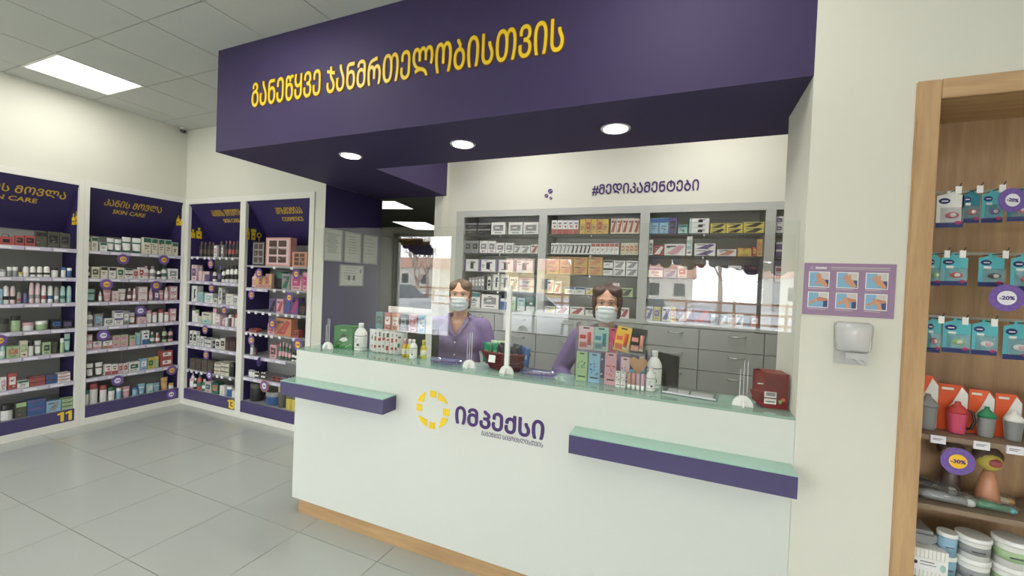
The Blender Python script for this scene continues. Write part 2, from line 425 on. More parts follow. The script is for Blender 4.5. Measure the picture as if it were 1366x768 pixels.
# ---------------------------------------------------------------- wall lettering over the medicine shelves
hs = empty('wall_lettering', (-0.40, 3.868, 2.48), 'dark violet hashtag lettering on the white wall above the medicine shelves', 'lettering')
text('#ᲛᲔᲓᲘᲙᲐᲛᲔᲜᲢᲔᲑᲘ', hs, (0, -0.0001, 0), M_darkviolet, width=0.91, height=0.105, ext=0.002, fat=0.0015)
b = MB()
for x, z, r in ((0.010, 0.022, 0.024), (-0.028, -0.020, 0.019), (0.018, -0.045, 0.014)):
    b.prism([(x+r*math.cos(k*math.pi/12), z+r*math.sin(k*math.pi/12)) for k in range(24)], -0.003, 0, M_darkviolet)
    b.box((-r*0.9, -0.0045, -0.0015), (r*0.9, -0.003, 0.0015), M_wall, Matrix.Translation((x, 0, z)) @ Matrix.Rotation(math.radians(-40), 4, 'Y'))
o = b.build('pill_sticker', None); o.location = (-1.275, 3.869, 2.465); tag(o, 'three round violet pill shapes stuck on the wall left of the lettering', 'sticker')

# ---------------------------------------------------------------- dim back room added for the bright shapes left of the medicine shelves
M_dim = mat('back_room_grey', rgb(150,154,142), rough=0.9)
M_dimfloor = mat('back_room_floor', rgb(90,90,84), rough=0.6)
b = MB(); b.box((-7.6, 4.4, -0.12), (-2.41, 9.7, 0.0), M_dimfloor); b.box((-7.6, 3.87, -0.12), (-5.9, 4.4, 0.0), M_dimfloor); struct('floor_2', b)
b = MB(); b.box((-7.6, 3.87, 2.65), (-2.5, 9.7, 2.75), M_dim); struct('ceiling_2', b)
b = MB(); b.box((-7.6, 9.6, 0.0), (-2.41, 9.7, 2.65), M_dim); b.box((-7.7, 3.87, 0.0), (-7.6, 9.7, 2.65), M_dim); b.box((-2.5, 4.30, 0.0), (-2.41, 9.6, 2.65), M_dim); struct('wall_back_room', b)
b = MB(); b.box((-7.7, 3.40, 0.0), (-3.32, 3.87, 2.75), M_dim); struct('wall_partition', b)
for (x, y, w, l, a, lab) in ((-4.17, 4.93, .62, .60, 12, 'added light panel in the back room, giving the nearer bright shape'), (-5.08, 7.10, .66, 1.15, 14, 'added light panel deeper in the back room, giving the farther bright shape')):
    e = empty('ceiling_light', (x, y, 2.65), lab, 'light', 'added back room light panels', math.radians(a))
    b = MB(); b.box((-w/2-.015, -l/2-.015, -.008), (w/2+.015, l/2+.015, -.0005), M_trim); b.build('light_frame', e)
    b = MB(); b.box((-w/2, -l/2, -.011), (w/2, l/2, -.0085), mat('added_back_room_led', (1, 1, 1, 1), emit=(1, 1, .9, 1), estr=1.6)); b.build('diffuser', e)
    L = bpy.data.lights.new('panel_lamp', 'AREA'); L.shape = 'SQUARE'; L.size = 0.5; L.energy = 5.0; L.color = PANEL_COL  # added weak lamp, brightens the too dark back room
    lo = bpy.data.objects.new('panel_lamp', L); COL.objects.link(lo); lo.parent = e; lo.location = (0, 0, -0.014)

# ---------------------------------------------------------------- small security camera
e = empty('security_camera', (-5.40, 2.93, ZC), 'small black dome security camera in the ceiling corner', 'camera')
b = MB(); b.lathe([(0.03, -0.012), (0.032, 0.0)], M_white_plastic, n=16); b.build('mount', e)
b = MB(); b.tube([(0, 0, -0.012), (0.0, -0.0, -0.035)], 0.008, M_white_plastic); b.tube([(-0.02, 0.02, -0.035), (0.025, -0.03, -0.05)], 0.02, M_black, n=12); b.build('camera_body', e)
# ================================================================ display cabinets
def price_strip_mesh(w, h=0.032): 
    b = MB(); b.box((0, -0.004, -h), (w, 0, 0), M_strip); return b
M_strip = mat('price_strip', rgb(200,196,212), rough=0.3)
M_tagw = mat('price_tag_white', rgb(235,232,238), rough=0.4)
M_shelf = mat('shelf_board_grey', rgb(165,165,170), rough=0.35)
def header_text(cab, x, w1, s1, w2, s2, Wd, zt=2.35, zb=1.90, dep=0.30, dx2=0.0):
    th = math.atan2(dep, zt-zb)
    for s, w, h, z, dx in ((s1, w1, 0.075, 2.235, 0), (s2, w2, 0.045, 2.155, dx2)):
        y = dep*(zt-z)/(zt-zb)
        text(s, cab, (x+dx, y-0.0015, z), M_gold, width=w, height=h, ext=0.0008, fat=0.0012, rot=(th, 0, 0))
def cabinet(name, label, loc, rz, Wd, rails, shelves, icon_side, icons, number=None, h_out=2.41, h_in=2.35, tags=None, plinth=(0.068, 0.185), left=0.03, right=0.03, strips=None):
    """local frame: x along the front, -y outwards, front plane y=0; inner opening 0..Wd"""
    c = empty(name, loc, label, 'cabinet', 'built-in shelving cabinets along the walls', rz)
    D = 0.30
    b = MB()
    b.box((-left, -0.002, 0), (0, 0.03, h_out), M_trim); b.box((Wd, -0.002, 0), (Wd+right, 0.03, h_out), M_trim)
    b.box((0, -0.002, h_in), (Wd, 0.03, h_out), M_trim); b.box((0, -0.002, 0), (Wd, 0.03, plinth[0]), M_trim)
    b.build('frame', c)
    b = MB(); b.box((-0.012, 0.03, 0), (0, D+0.02, h_in), M_purple2); b.build('side_panel', c)
    b = MB(); b.box((Wd, 0.03, 0), (Wd+0.012, D+0.02, h_in), M_purple2); b.build('side_panel', c)
    b = MB(); b.box((0, D, 0.1), (Wd, D+0.012, h_in), M_shelfgrey); b.box((Wd*0.5-0.002, D-0.002, 0.18), (Wd*0.5+0.002, D, 1.9), M_grey); b.build('back_panel', c)
    b = MB(); b.loft([[Vector((x, 0.006, h_in-0.001)), Vector((x, 0.012, h_in-0.001)), Vector((x, D-0.001, 1.905)), Vector((x, D-0.001, 1.895)), Vector((x, D-0.006, 1.895))] for x in (0.001, Wd-0.001)], M_purple2, smooth=False)
    b.build('header_panel', c)
    b = MB(); b.box((0, 0.0, plinth[0]), (Wd, 0.018, plinth[1]), M_shelfpurple); b.box((0, 0.018, plinth[1]-0.018), (Wd, D, plinth[1]), M_shelf); b.build('plinth_panel', c)
    for k, z in enumerate(shelves):
        sh = MB(); sh.box((0.001, 0.014, z-0.018), (Wd-0.001, D-0.001, z), M_shelf); sh = sh.build('shelf', c)
        st = strips[k] if strips else None
        if tags and tags[k]:
            for x in tags[k]:
                t = MB(); t.box((x-0.017, 0.006, z-0.032), (x+0.017, 0.012, z-0.004), M_tagw); t.build('price_tag', sh)
        if st is None and not (tags and tags[k]): st = [(0.0, Wd)]
        for a, e in (st or []):
            n = max(1, int(round((e-a)/0.16))); w = (e-a)/n
            for q in range(n):
                t = MB(); t.box((a+q*w+0.002, 0.006, z-0.036), (a+(q+1)*w-0.003, 0.012, z-0.001), M_strip)
                t.box((a+q*w+0.012, 0.0045, z-0.028), (a+q*w+w*0.55, 0.006, z-0.012), M_tagw)
                t.build('price_strip', sh)
    if number:
        def one(x0):
            hh = 0.090
            d = MB(); d.prism([(x0+px*hh, 0.082+pz*hh) for px, pz in ((0,.72),(0,.88),(.30,1),(.50,1),(.50,0),(.24,0),(.24,.76))], -0.0015, -0.0002, M_yellow); d.build('digit', c)
        if number == '11': one(Wd-0.118); one(Wd-0.062)
        else: one(Wd-0.120); text('3', c, (Wd-0.036, -0.0001, 0.127), M_yellow, width=0.058, height=0.09, ext=0.001, fat=0.006, name='digit')
    # yellow silhouettes of bottles on the inner side wall
    b = MB(); sx = 0.0008 if icon_side == 'left' else Wd-0.0008
    for (y, z, w, h, neck) in icons:
        x0, x1 = (0.0002, 0.0015) if icon_side == 'left' else (Wd-0.0015, Wd-0.0002)
        b.box((x0, y-w/2, z), (x1, y+w/2, z+h*0.68), M_yellow)
        b.box((x0, y-w*neck/2, z+h*0.72), (x1, y+w*neck/2, z+h), M_yellow)
        if h > 0.1: b.box((x0-0.0003 if icon_side != 'left' else x0, y-w*0.22, z+h*0.25), (x1+0.0003 if icon_side == 'left' else x1, y+w*0.22, z+h*0.38), M_purple2)
    b.build('bottle_sticker', c)
    return c
R90 = math.pi/2
SK = ('ᲙᲐᲜᲘᲡ ᲛᲝᲕᲚᲐ', 'SKIN CARE')
ZL = [1.733, 1.457, 1.217, 0.968, 0.736, 0.455]
c11 = cabinet('display_cabinet', 'left wall skin care cabinet with yellow number 11 at its foot', (XL, 1.20, 0), R90, 0.875, None, ZL, 'right', [(0.10, 1.97, 0.055, 0.11, 0.35), (0.045, 1.97, 0.03, 0.13, 0.3)], number='11', left=0.07, right=0.038)
header_text(c11, 0.50, 0.62, SK[0], 0.35, SK[1], 0.875, dx2=-0.04)
c12 = cabinet('display_cabinet', 'left wall skin care cabinet next to the corner', (XL, 2.152, 0), R90, 0.823, None, ZL, 'right', [(0.04, 2.09, 0.05, 0.07, 0.6), (0.10, 2.09, 0.06, 0.12, 0.4)], left=0.038, right=0.022)
header_text(c12, 0.395, 0.50, SK[0], 0.28, SK[1], 0.823, dx2=-0.02)
ZB3 = [1.733, 1.452, 1.207, 0.965, 0.70, 0.415]
tg13 = [[.07,.17,.30,.38,.47,.57,.68,.78], None, None, None, None, [.04,.12,.21,.30,.50,.58,.66,.80]]
c13 = cabinet('display_cabinet', 'back wall skin care cabinet with yellow number 13 at its foot', (-5.378, YB, 0), 0, 0.902, None, ZB3, 'left', [(0.05, 1.95, 0.045, 0.10, 0.5), (0.115, 1.95, 0.06, 0.13, 0.4)], number='13', h_out=2.395, h_in=2.336, left=0.06, right=0.045, tags=tg13)
header_text(c13, 0.55, 0.50, SK[0], 0.27, SK[1], 0.902, dx2=0.02, zt=2.336)
ZCs = [1.653, 1.415, 1.169, 0.937, 0.69, 0.452]
tgc = [[.11,.45,.70], [.46,.60,.80], [.08,.19,.30,.40,.52,.64,.73,.82], [.05,.12,.20,.27,.36,.44,.56,.76], None, None]
stc = [None, [(0.02, 0.36)], [], [], [(0.02, 0.66)], [(0.02, 0.60)]]
c14 = cabinet('display_cabinet', 'back wall cosmetics cabinet beside the purple wall', (-4.387, YB, 0), 0, 0.932, None, ZCs, 'left', [(0.03, 1.93, 0.03, 0.12, 0.5), (0.09, 1.93, 0.045, 0.12, 1.3)], h_out=2.395, h_in=2.336, left=0.044, right=0.062, tags=tgc, strips=stc)
header_text(c14, 0.55, 0.38, 'ᲙᲝᲡᲛᲔᲢᲘᲙᲐ', 0.30, 'COSMETICS', 0.932, zt=2.336)
b = MB()   # round mirror sticker next to the brush shapes
b.lathe([(0.028, -0.0006), (0.028, 0.0006)], M_yellow, n=20, mx=Matrix.Translation((0.001, 0.155, 1.99)) @ Matrix.Rotation(math.pi/2, 4, 'Y'))
b.lathe([(0.017, -0.0006), (0.017, 0.0006)], M_purple2, n=20, mx=Matrix.Translation((0.0018, 0.155, 1.99)) @ Matrix.Rotation(math.pi/2, 4, 'Y'))
b.box((0.0004, 0.150, 1.925), (0.0016, 0.160, 1.962), M_yellow); b.build('mirror_sticker', c14)

# ================================================================ products
def rect(b, x0, x1, z0, z1, y, m): b.face([(x0, y, z0), (x1, y, z0), (x1, y, z1), (x0, y, z1)], m)
PMC = {}
def product_mesh(kind, w, h, c1, c2, design):
    w = round(w, 3); h = round(h, 3); key = (kind, w, h, c1, c2, design)
    if key in PMC: return PMC[key]
    A, B = pm(c1), pm(c2); b = MB()
    if kind == 'c':
        d = min(0.075, max(0.03, w*0.7)); y = -d/2-0.0007; y2 = y-0.0005
        b.box((-w/2, -d/2, 0), (w/2, d/2, h), A)
        if design == 0:
            rect(b, -w/2+.002, w/2-.002, h*.70, h*.96, y, B); rect(b, -w*.3, w*.25, h*.44, h*.50, y, INK); rect(b, -w*.3, w*.1, h*.30, h*.35, y, INK)
        elif design == 1:
            rect(b, -w/2+.001, w/2-.001, 0.001, h*.36, y, B); rect(b, -w*.32, w*.32, h*.74, h*.84, y, INK); rect(b, -w*.1, w*.22, h*.48, h*.62, y, B)
        elif design == 2:
            rect(b, -w*.36, w*.36, h*.30, h*.78, y, B); rect(b, -w*.25, w*.25, h*.12, h*.18, y, INK); rect(b, -w*.22, w*.1, h*.5, h*.6, y2, A)
        elif design == 3:
            rect(b, -w/2+.001, -w*.36, 0.001, h-.001, y, B); rect(b, -w*.05, w*.18, h*.2, h*.75, y, pm('K' if c1 in 'WC' else 'W')); rect(b, w*.0, w*.3, h*.68, h*.8, y2, INK)
        elif design == 4:
            b.face([(-w*.45, y, h*.1), (w*.1, y, h*.1), (w*.45, y, h*.8), (w*.2, y, h*.9)], B); rect(b, -w*.4, w*.05, h*.72, h*.84, y2, INK)
        elif design == 5:   # palette with square wells
            rect(b, -w*.44, w*.44, h*.06, h*.94, y, B)
            for i in range(2):
                for j in range(3): rect(b, -w*.36+i*w*.38, -w*.04+i*w*.38, h*.12+j*h*.28, h*.34+j*h*.28, y2, pm('N'))
        rr_ = random.Random(str(key)); mk_ = [INK, B, pm('S'), pm('R'), pm('G')]
        for q in range(5):
            xx = rr_.uniform(-.42, .2)*w; zz = rr_.uniform(.06, .88)*h; ww = rr_.uniform(.08, .24)*w; h2 = rr_.uniform(.025, .07)*h
            rect(b, xx, xx+ww, zz, zz+h2, y2-0.0004-q*0.0001, mk_[q if design != 5 else 2])
    elif kind == 't':      # tube standing on its cap
        d = w*0.55; n = 12; r = w*0.36
        def sec(z, a, bb): return [Vector((a*math.cos(2*math.pi*k/n), bb*math.sin(2*math.pi*k/n), z)) for k in range(n)]
        b.loft([sec(0, r, r), sec(h*.14, r, r), sec(h*.15, w*.42, d/2), sec(h*.42, w*.45, d*.42), sec(h*.60, w*.46, d*.34), sec(h*.70, w*.47, d*.26), sec(h*.92, w*.495, .004), sec(h, w*.5, .0025)], A, mats=[B if c2 != 'W' else A, A, A, A, B, A, A])
    elif kind == 'b':
        r = w/2
        if design == 1: P = [(r, 0), (r, h*.12, B), (r, h*.5), (r, h*.62), (r*.55, h*.70, B), (r*.5, h*.82, B), (r*.2, h*.84, B), (r*.2, h)]
        elif design == 2: P = [(r*.96, 0), (r, .004), (r, h*.72, B), (r, h*.98, B), (r*.9, h)]
        else: P = [(r*.96, 0), (r, .004), (r, h*.2, B), (r, h*.48), (r, h*.68), (r*.5, h*.78, B), (r*.48, h*.98, B), (r*.4, h)]
        b.lathe(P, A, n=12, sy=0.8)
    elif kind == 's':
        r = w/2; b.lathe([(r*.95, 0), (r, .004), (r, h*.22, B), (r, h*.42), (r, h*.66), (r*.9, h*.74), (r*.92, h*.76), (r*.9, h*.88), (r*.6, h*.97), (r*.2, h)], A, n=12)
    elif kind == 'j':
        r = w/2; b.lathe([(r*.92, 0), (r, .004), (r, h*.62, B), (r*1.02, h*.64, B), (r*1.02, h*.98, B), (r*.95, h)], A, n=16, sy=0.8)
    elif kind == 'k':      # compact kit with handle (bag-like)
        d = w*0.5
        b.box((-w/2, -d/2, 0), (w/2, d/2, h*.72), A); rect(b, -w*.25, w*.25, h*.2, h*.5, -d/2-.0007, B)
        b.tube([(-w*.25, 0, h*.72), (-w*.2, 0, h*.95), (w*.2, 0, h*.95), (w*.25, 0, h*.72)], w*.03, B, n=6)
    me = b.mesh({'c': 'carton', 't': 'cream_tube', 'b': 'bottle', 's': 'spray_can', 'j': 'jar', 'k': 'gift_bag'}[kind])
    PMC[key] = me; return me
FEAT = {('c',0):'{} top band', ('c',1):'{} lower band', ('c',2):'{} front panel', ('c',3):'{} side stripe', ('c',4):'{} swoosh', ('c',5):'{} shade palette',
        ('t',0):'{} print', ('b',0):'{} cap', ('b',1):'{} pump', ('b',2):'{} top', ('s',0):'{} stripe', ('j',0):'{} lid', ('k',0):'{} handle'}
KN = {'c': ('carton', 'box'), 't': ('cream_tube', 'tube'), 'b': ('bottle', 'bottle'), 's': ('spray_can', 'can'), 'j': ('jar', 'jar'), 'k': ('gift_bag', 'bag')}
KW = {'c': 'carton', 't': 'tube', 'b': 'bottle', 's': 'spray can', 'j': 'jar', 'k': 'gift bag'}
KPL = {'c': 'cartons', 't': 'tubes', 'b': 'bottles', 's': 'spray cans', 'j': 'jars', 'k': 'gift bags'}
STK = {1: [''], 2: [' lower', ' upper'], 3: [' bottom', ' middle', ' top']}
def place_rows(unit, origin, rz, rows):
    """rows: [(row name, z, [(kind, x, depth, w, h, c1, c2, design, stack), ...])] in the unit's local frame"""
    R = Matrix.Rotation(rz, 3, 'Z'); O = Vector(origin)
    zs = [r_[1] for r_ in rows]
    for rname, z, items in rows:
        up = [q_ for q_ in zs if q_ > z]; gap = (min(up)-z-0.021) if up else 0.5
        if 'medicine' in unit and not up: gap = 0.17
        if 'narrow' in unit: gap = min(gap, 0.165)
        if rname == 'worktop': gap = 0.165
        W_ = {'corner cabinet': .823, 'cabinet 11': .875, 'cabinet 13': .902, 'cosmetics cabinet': .932, 'left medicine bay': .845, 'middle medicine bay': .875, 'right medicine bay': .89, 'narrow medicine bay': .77}[unit]
        fit = []
        for q_ in items:
            lo = max(.003, q_[1]-q_[3]/2); hi = min(W_-.003, q_[1]+q_[3]/2)
            fit.append((q_[0], (lo+hi)/2, q_[2], hi-lo) + q_[4:])
        items = fit
        items = [q_[:4] + (min(q_[4], gap-0.003),) + q_[5:] for q_ in items]
        items = sorted(items, key=lambda q: q[1])
        cnt = 0
        for (kind, x, dep, w, h, c1, c2, des, stk) in items:
            me = product_mesh(kind, w, h/stk, c1, c2, des)
            dd = min(0.075, max(0.03, w*0.7)) if kind == 'c' else w
            for s in range(stk):
                p = O + R @ Vector((x, dep + dd/2, z + 0.0008 + s*(h/stk + 0.0006)))
                o = bpy.data.objects.new(KN[kind][0], me); COL.objects.link(o); o.location = p; o.rotation_euler = (0, 0, rz)
                d2 = des if (kind, des) in FEAT else 0
                w2 = '' if c1 == c2 else ' with ' + FEAT[(kind, d2)].format(PAL[c2][0])
                tag(o, f"{PAL[c1][0]} {KW[kind]}{w2}, {ORD[cnt]}{STK[stk][s]} from left, {rname}, {unit}", KN[kind][1], f"{KPL[kind]} on {rname} {unit}")
            cnt += 1
ROWS = [
 ('corner cabinet', (-5.44, 2.152, 0), 1, [
  ('top shelf', 1.733, [('c',0.017,0.03,0.020,0.116,'C','G',0,1),('c',0.057,0.03,0.047,0.133,'C','G',0,1),('c',0.126,0.03,0.054,0.083,'W','G',0,1),('t',0.190,0.03,0.057,0.135,'W','G',0,1),('t',0.251,0.03,0.057,0.129,'W','G',0,1),('t',0.327,0.03,0.077,0.161,'W','G',0,1),('t',0.415,0.03,0.080,0.160,'W','G',0,1),('c',0.495,0.03,0.070,0.176,'C','G',0,1),('c',0.565,0.03,0.055,0.174,'C','G',0,1),('c',0.629,0.03,0.056,0.172,'C','G',0,1),('c',0.696,0.03,0.062,0.172,'C','G',0,1),('c',0.765,0.03,0.056,0.148,'C','G',0,1)]),
  ('second shelf', 1.457, [('b',0.018,0.03,0.023,0.116,'K','C',0,1),('c',0.068,0.03,0.057,0.112,'C','D',2,1),('c',0.136,0.03,0.052,0.115,'C','K',0,1),('c',0.202,0.03,0.056,0.114,'W','K',0,1),('c',0.268,0.03,0.057,0.114,'C','G',2,1),('c',0.338,0.03,0.065,0.104,'W','K',0,2),('c',0.400,0.03,0.047,0.100,'p','R',2,1),('c',0.449,0.03,0.049,0.123,'W','R',2,1),('b',0.501,0.03,0.050,0.139,'W','P',0,1),('b',0.562,0.03,0.058,0.138,'W','S',0,1),('b',0.618,0.03,0.039,0.116,'W','K',0,1),('b',0.672,0.03,0.056,0.140,'W','G',0,1),('c',0.753,0.03,0.093,0.122,'W','S',2,1)]),
  ('third shelf', 1.218, [('t',0.046,0.03,0.078,0.128,'t','G',0,1),('b',0.114,0.03,0.027,0.108,'P','W',1,1),('t',0.174,0.03,0.065,0.121,'P','p',0,1),('c',0.235,0.03,0.046,0.107,'p','C',2,1),('t',0.297,0.03,0.069,0.127,'W','P',0,1),('b',0.355,0.03,0.038,0.134,'N','p',0,1),('b',0.396,0.03,0.029,0.134,'P','W',0,1),('c',0.468,0.03,0.079,0.152,'p','W',2,2),('b',0.548,0.03,0.038,0.134,'P','p',0,1),('c',0.595,0.03,0.044,0.105,'V','W',2,1),('t',0.647,0.03,0.048,0.112,'P','W',0,1),('b',0.696,0.03,0.037,0.148,'p','W',0,1),('c',0.760,0.03,0.077,0.156,'P','W',2,2)]),
  ('fourth shelf', 0.968, [('b',0.038,0.03,0.057,0.153,'W','S',0,1),('c',0.102,0.03,0.061,0.126,'S','b',2,1),('c',0.184,0.03,0.074,0.075,'W','S',2,1),('c',0.263,0.03,0.073,0.149,'W','V',0,2),('c',0.327,0.03,0.049,0.146,'S','W',2,1),('t',0.385,0.03,0.052,0.121,'W','R',0,1),('c',0.469,0.03,0.073,0.071,'p','P',2,1),('b',0.539,0.03,0.044,0.142,'W','P',2,1),('b',0.591,0.03,0.044,0.114,'W','P',2,1),('b',0.651,0.03,0.048,0.145,'W','R',2,1),('b',0.705,0.03,0.045,0.111,'W','P',2,1),('c',0.763,0.03,0.058,0.147,'P','W',2,2)]),
  ('fifth shelf', 0.736, [('c',0.032,0.03,0.049,0.153,'P','W',2,2),('c',0.096,0.03,0.063,0.077,'W','P',1,1),('c',0.177,0.03,0.070,0.075,'W','O',1,1),('c',0.250,0.03,0.063,0.124,'P','g',0,2),('c',0.315,0.03,0.062,0.124,'P','g',0,2),('c',0.385,0.03,0.052,0.109,'g','P',1,1),('b',0.441,0.03,0.048,0.133,'b','t',2,1),('c',0.503,0.03,0.062,0.150,'W','B',1,1),('b',0.571,0.03,0.042,0.128,'G','W',0,1),('b',0.623,0.03,0.045,0.115,'R','W',0,1),('b',0.692,0.03,0.048,0.156,'g','K',0,1),('b',0.751,0.03,0.050,0.150,'P','K',0,1)]),
  ('sixth shelf', 0.455, [('t',0.051,0.03,0.054,0.139,'W','D',0,1),('t',0.122,0.03,0.057,0.139,'W','D',0,1),('c',0.185,0.03,0.050,0.111,'W','R',1,1),('c',0.239,0.03,0.050,0.102,'W','R',1,1),('c',0.289,0.03,0.033,0.099,'p','R',2,1),('c',0.332,0.03,0.038,0.096,'W','R',2,1),('c',0.407,0.03,0.094,0.099,'W','G',2,1),('c',0.492,0.03,0.060,0.123,'b','W',2,1),('c',0.558,0.03,0.057,0.120,'Y','G',2,1),('b',0.619,0.03,0.052,0.126,'g','Y',2,1),('c',0.712,0.03,0.115,0.180,'R','W',2,2)]),
  ('bottom shelf', 0.185, [('b',0.030,0.03,0.029,0.150,'W','T',2,1),('b',0.086,0.03,0.066,0.200,'W','R',2,1),('b',0.162,0.03,0.056,0.169,'W','R',2,1),('b',0.227,0.03,0.054,0.134,'W','G',2,1),('b',0.288,0.03,0.044,0.113,'b','W',2,1),('t',0.353,0.03,0.066,0.113,'P','W',0,1),('b',0.429,0.03,0.049,0.089,'b','B',2,1),('t',0.490,0.03,0.065,0.113,'b','W',0,1),('c',0.559,0.03,0.049,0.099,'t','W',2,1),('t',0.627,0.03,0.076,0.092,'b','W',0,1),('t',0.708,0.03,0.070,0.141,'A','O',0,1),('j',0.772,0.03,0.047,0.061,'W','A',0,1)]),
 ]),
 ('cabinet 11', (-5.44, 1.2, 0), 1, [
  ('top shelf', 1.733, [('k',0.429,0.03,0.080,0.099,'R','K',0,1),('c',0.503,0.03,0.051,0.087,'R','K',2,1),('c',0.566,0.03,0.065,0.094,'R','K',2,1),('c',0.637,0.03,0.068,0.138,'D','K',0,1),('c',0.715,0.03,0.076,0.148,'D','K',2,1),('c',0.793,0.03,0.067,0.143,'D','K',2,1)]),
  ('second shelf', 1.457, [('j',0.411,0.03,0.035,0.061,'W','S',0,1),('j',0.449,0.03,0.029,0.083,'S','W',0,1),('j',0.482,0.03,0.032,0.085,'S','W',0,1),('j',0.515,0.03,0.025,0.038,'C','Y',0,1),('s',0.548,0.03,0.037,0.092,'W','C',0,1),('s',0.591,0.03,0.037,0.094,'W','K',0,1),('s',0.635,0.03,0.036,0.096,'W','D',0,1),('s',0.681,0.03,0.044,0.099,'W','K',0,1),('b',0.735,0.03,0.047,0.090,'W','K',2,1),('b',0.792,0.03,0.032,0.095,'W','B',2,1),('b',0.833,0.03,0.036,0.091,'B','W',2,1)]),
  ('third shelf', 1.217, [('s',0.403,0.03,0.017,0.132,'b','S',0,1),('s',0.432,0.03,0.035,0.159,'W','K',0,1),('s',0.471,0.03,0.033,0.156,'p','K',0,1),('s',0.508,0.03,0.029,0.104,'S','R',0,1),('s',0.547,0.03,0.031,0.089,'V','B',0,1),('s',0.585,0.03,0.030,0.188,'p','S',0,1),('s',0.623,0.03,0.033,0.189,'p','S',0,1),('s',0.663,0.03,0.033,0.165,'W','R',0,1),('s',0.706,0.03,0.037,0.162,'W','B',0,1),('s',0.748,0.03,0.033,0.153,'S','W',0,1),('s',0.790,0.03,0.038,0.158,'t','G',0,1),('s',0.834,0.03,0.033,0.161,'t','b',0,1)]),
  ('fourth shelf', 0.968, [('j',0.430,0.03,0.051,0.118,'D','K',0,1),('b',0.495,0.03,0.060,0.135,'g','K',2,1),('j',0.574,0.03,0.070,0.073,'W','P',0,1),('j',0.659,0.03,0.079,0.081,'g','W',0,1),('c',0.749,0.03,0.074,0.089,'K','B',2,1),('c',0.825,0.03,0.065,0.076,'K','V',2,1)]),
  ('fifth shelf', 0.736, [('b',0.419,0.03,0.029,0.139,'t','W',0,1),('c',0.478,0.03,0.077,0.104,'g','O',2,1),('c',0.542,0.03,0.044,0.145,'C','g',2,1),('b',0.589,0.03,0.037,0.126,'W','K',2,1),('t',0.634,0.03,0.043,0.135,'W','S',0,1),('c',0.687,0.03,0.051,0.114,'g','D',2,1),('t',0.746,0.03,0.057,0.114,'D','N',0,1),('b',0.793,0.03,0.028,0.139,'g','W',2,1),('t',0.831,0.03,0.044,0.180,'t','T',0,1)]),
  ('sixth shelf', 0.455, [('c',0.424,0.03,0.034,0.118,'W','P',2,1),('c',0.476,0.03,0.052,0.143,'R','W',2,1),('c',0.543,0.03,0.070,0.066,'W','G',0,1),('c',0.631,0.03,0.096,0.084,'R','N',0,2),('c',0.723,0.03,0.073,0.081,'B','N',0,2),('c',0.809,0.03,0.086,0.087,'W','R',0,3)]),
  ('bottom shelf', 0.185, [('j',0.457,0.03,0.072,0.139,'W','K',0,1),('c',0.533,0.03,0.066,0.141,'D','g',0,1),('c',0.629,0.03,0.114,0.145,'B','V',0,2),('c',0.741,0.03,0.096,0.103,'b','S',4,1),('c',0.837,0.03,0.078,0.109,'g','D',0,3)]),
 ]),
 ('cabinet 13', (-5.378, 2.997, 0), 0, [
  ('top shelf', 1.733, [('b',0.161,0.03,0.052,0.175,'K','N',0,1),('b',0.236,0.03,0.052,0.168,'K','N',0,1),('b',0.308,0.03,0.054,0.173,'K','N',0,1),('b',0.374,0.03,0.049,0.168,'K','N',0,1),('c',0.450,0.03,0.053,0.125,'W','P',2,1),('b',0.515,0.03,0.052,0.179,'K','N',0,1),('c',0.569,0.03,0.034,0.133,'S','W',2,1),('b',0.610,0.03,0.043,0.183,'K','N',0,1),('b',0.669,0.03,0.046,0.183,'K','R',0,1),('b',0.733,0.03,0.046,0.176,'K','R',0,1),('b',0.792,0.03,0.045,0.183,'K','N',0,1)]),
  ('second shelf', 1.452, [('c',0.074,0.03,0.094,0.182,'p','V',2,1),('b',0.162,0.03,0.051,0.162,'p','S',2,1),('b',0.233,0.03,0.053,0.113,'p','P',2,1),('c',0.314,0.03,0.088,0.115,'V','p',0,1),('b',0.417,0.03,0.052,0.140,'W','K',0,1),('b',0.502,0.03,0.056,0.185,'K','V',0,1),('b',0.573,0.03,0.049,0.158,'W','K',0,1),('b',0.640,0.03,0.055,0.186,'W','K',0,1),('b',0.710,0.03,0.056,0.193,'W','K',0,1),('b',0.779,0.03,0.054,0.195,'W','K',0,1)]),
  ('third shelf', 1.207, [('c',0.089,0.03,0.099,0.184,'W','t',3,1),('c',0.203,0.03,0.087,0.115,'t','b',2,1),('c',0.356,0.03,0.139,0.108,'W','t',2,1),('c',0.471,0.03,0.066,0.056,'W','N',2,1),('c',0.549,0.03,0.065,0.182,'W','K',3,1),('c',0.619,0.03,0.049,0.164,'S','K',2,1),('c',0.717,0.03,0.121,0.119,'W','C',0,2),('c',0.821,0.03,0.064,0.103,'W','S',2,1)]),
  ('fourth shelf', 0.965, [('b',0.062,0.03,0.056,0.187,'W','K',2,1),('b',0.123,0.03,0.044,0.146,'W','g',2,1),('c',0.193,0.03,0.059,0.077,'C','t',2,1),('c',0.323,0.03,0.164,0.130,'C','t',1,1),('b',0.440,0.03,0.053,0.184,'W','P',2,1),('c',0.523,0.03,0.083,0.122,'p','W',2,1),('b',0.603,0.03,0.053,0.085,'P','p',0,1),('b',0.657,0.03,0.040,0.138,'W','N',2,1),('b',0.711,0.03,0.046,0.128,'N','W',2,1),('b',0.764,0.03,0.043,0.146,'p','N',2,1),('b',0.818,0.03,0.045,0.142,'W','R',2,1)]),
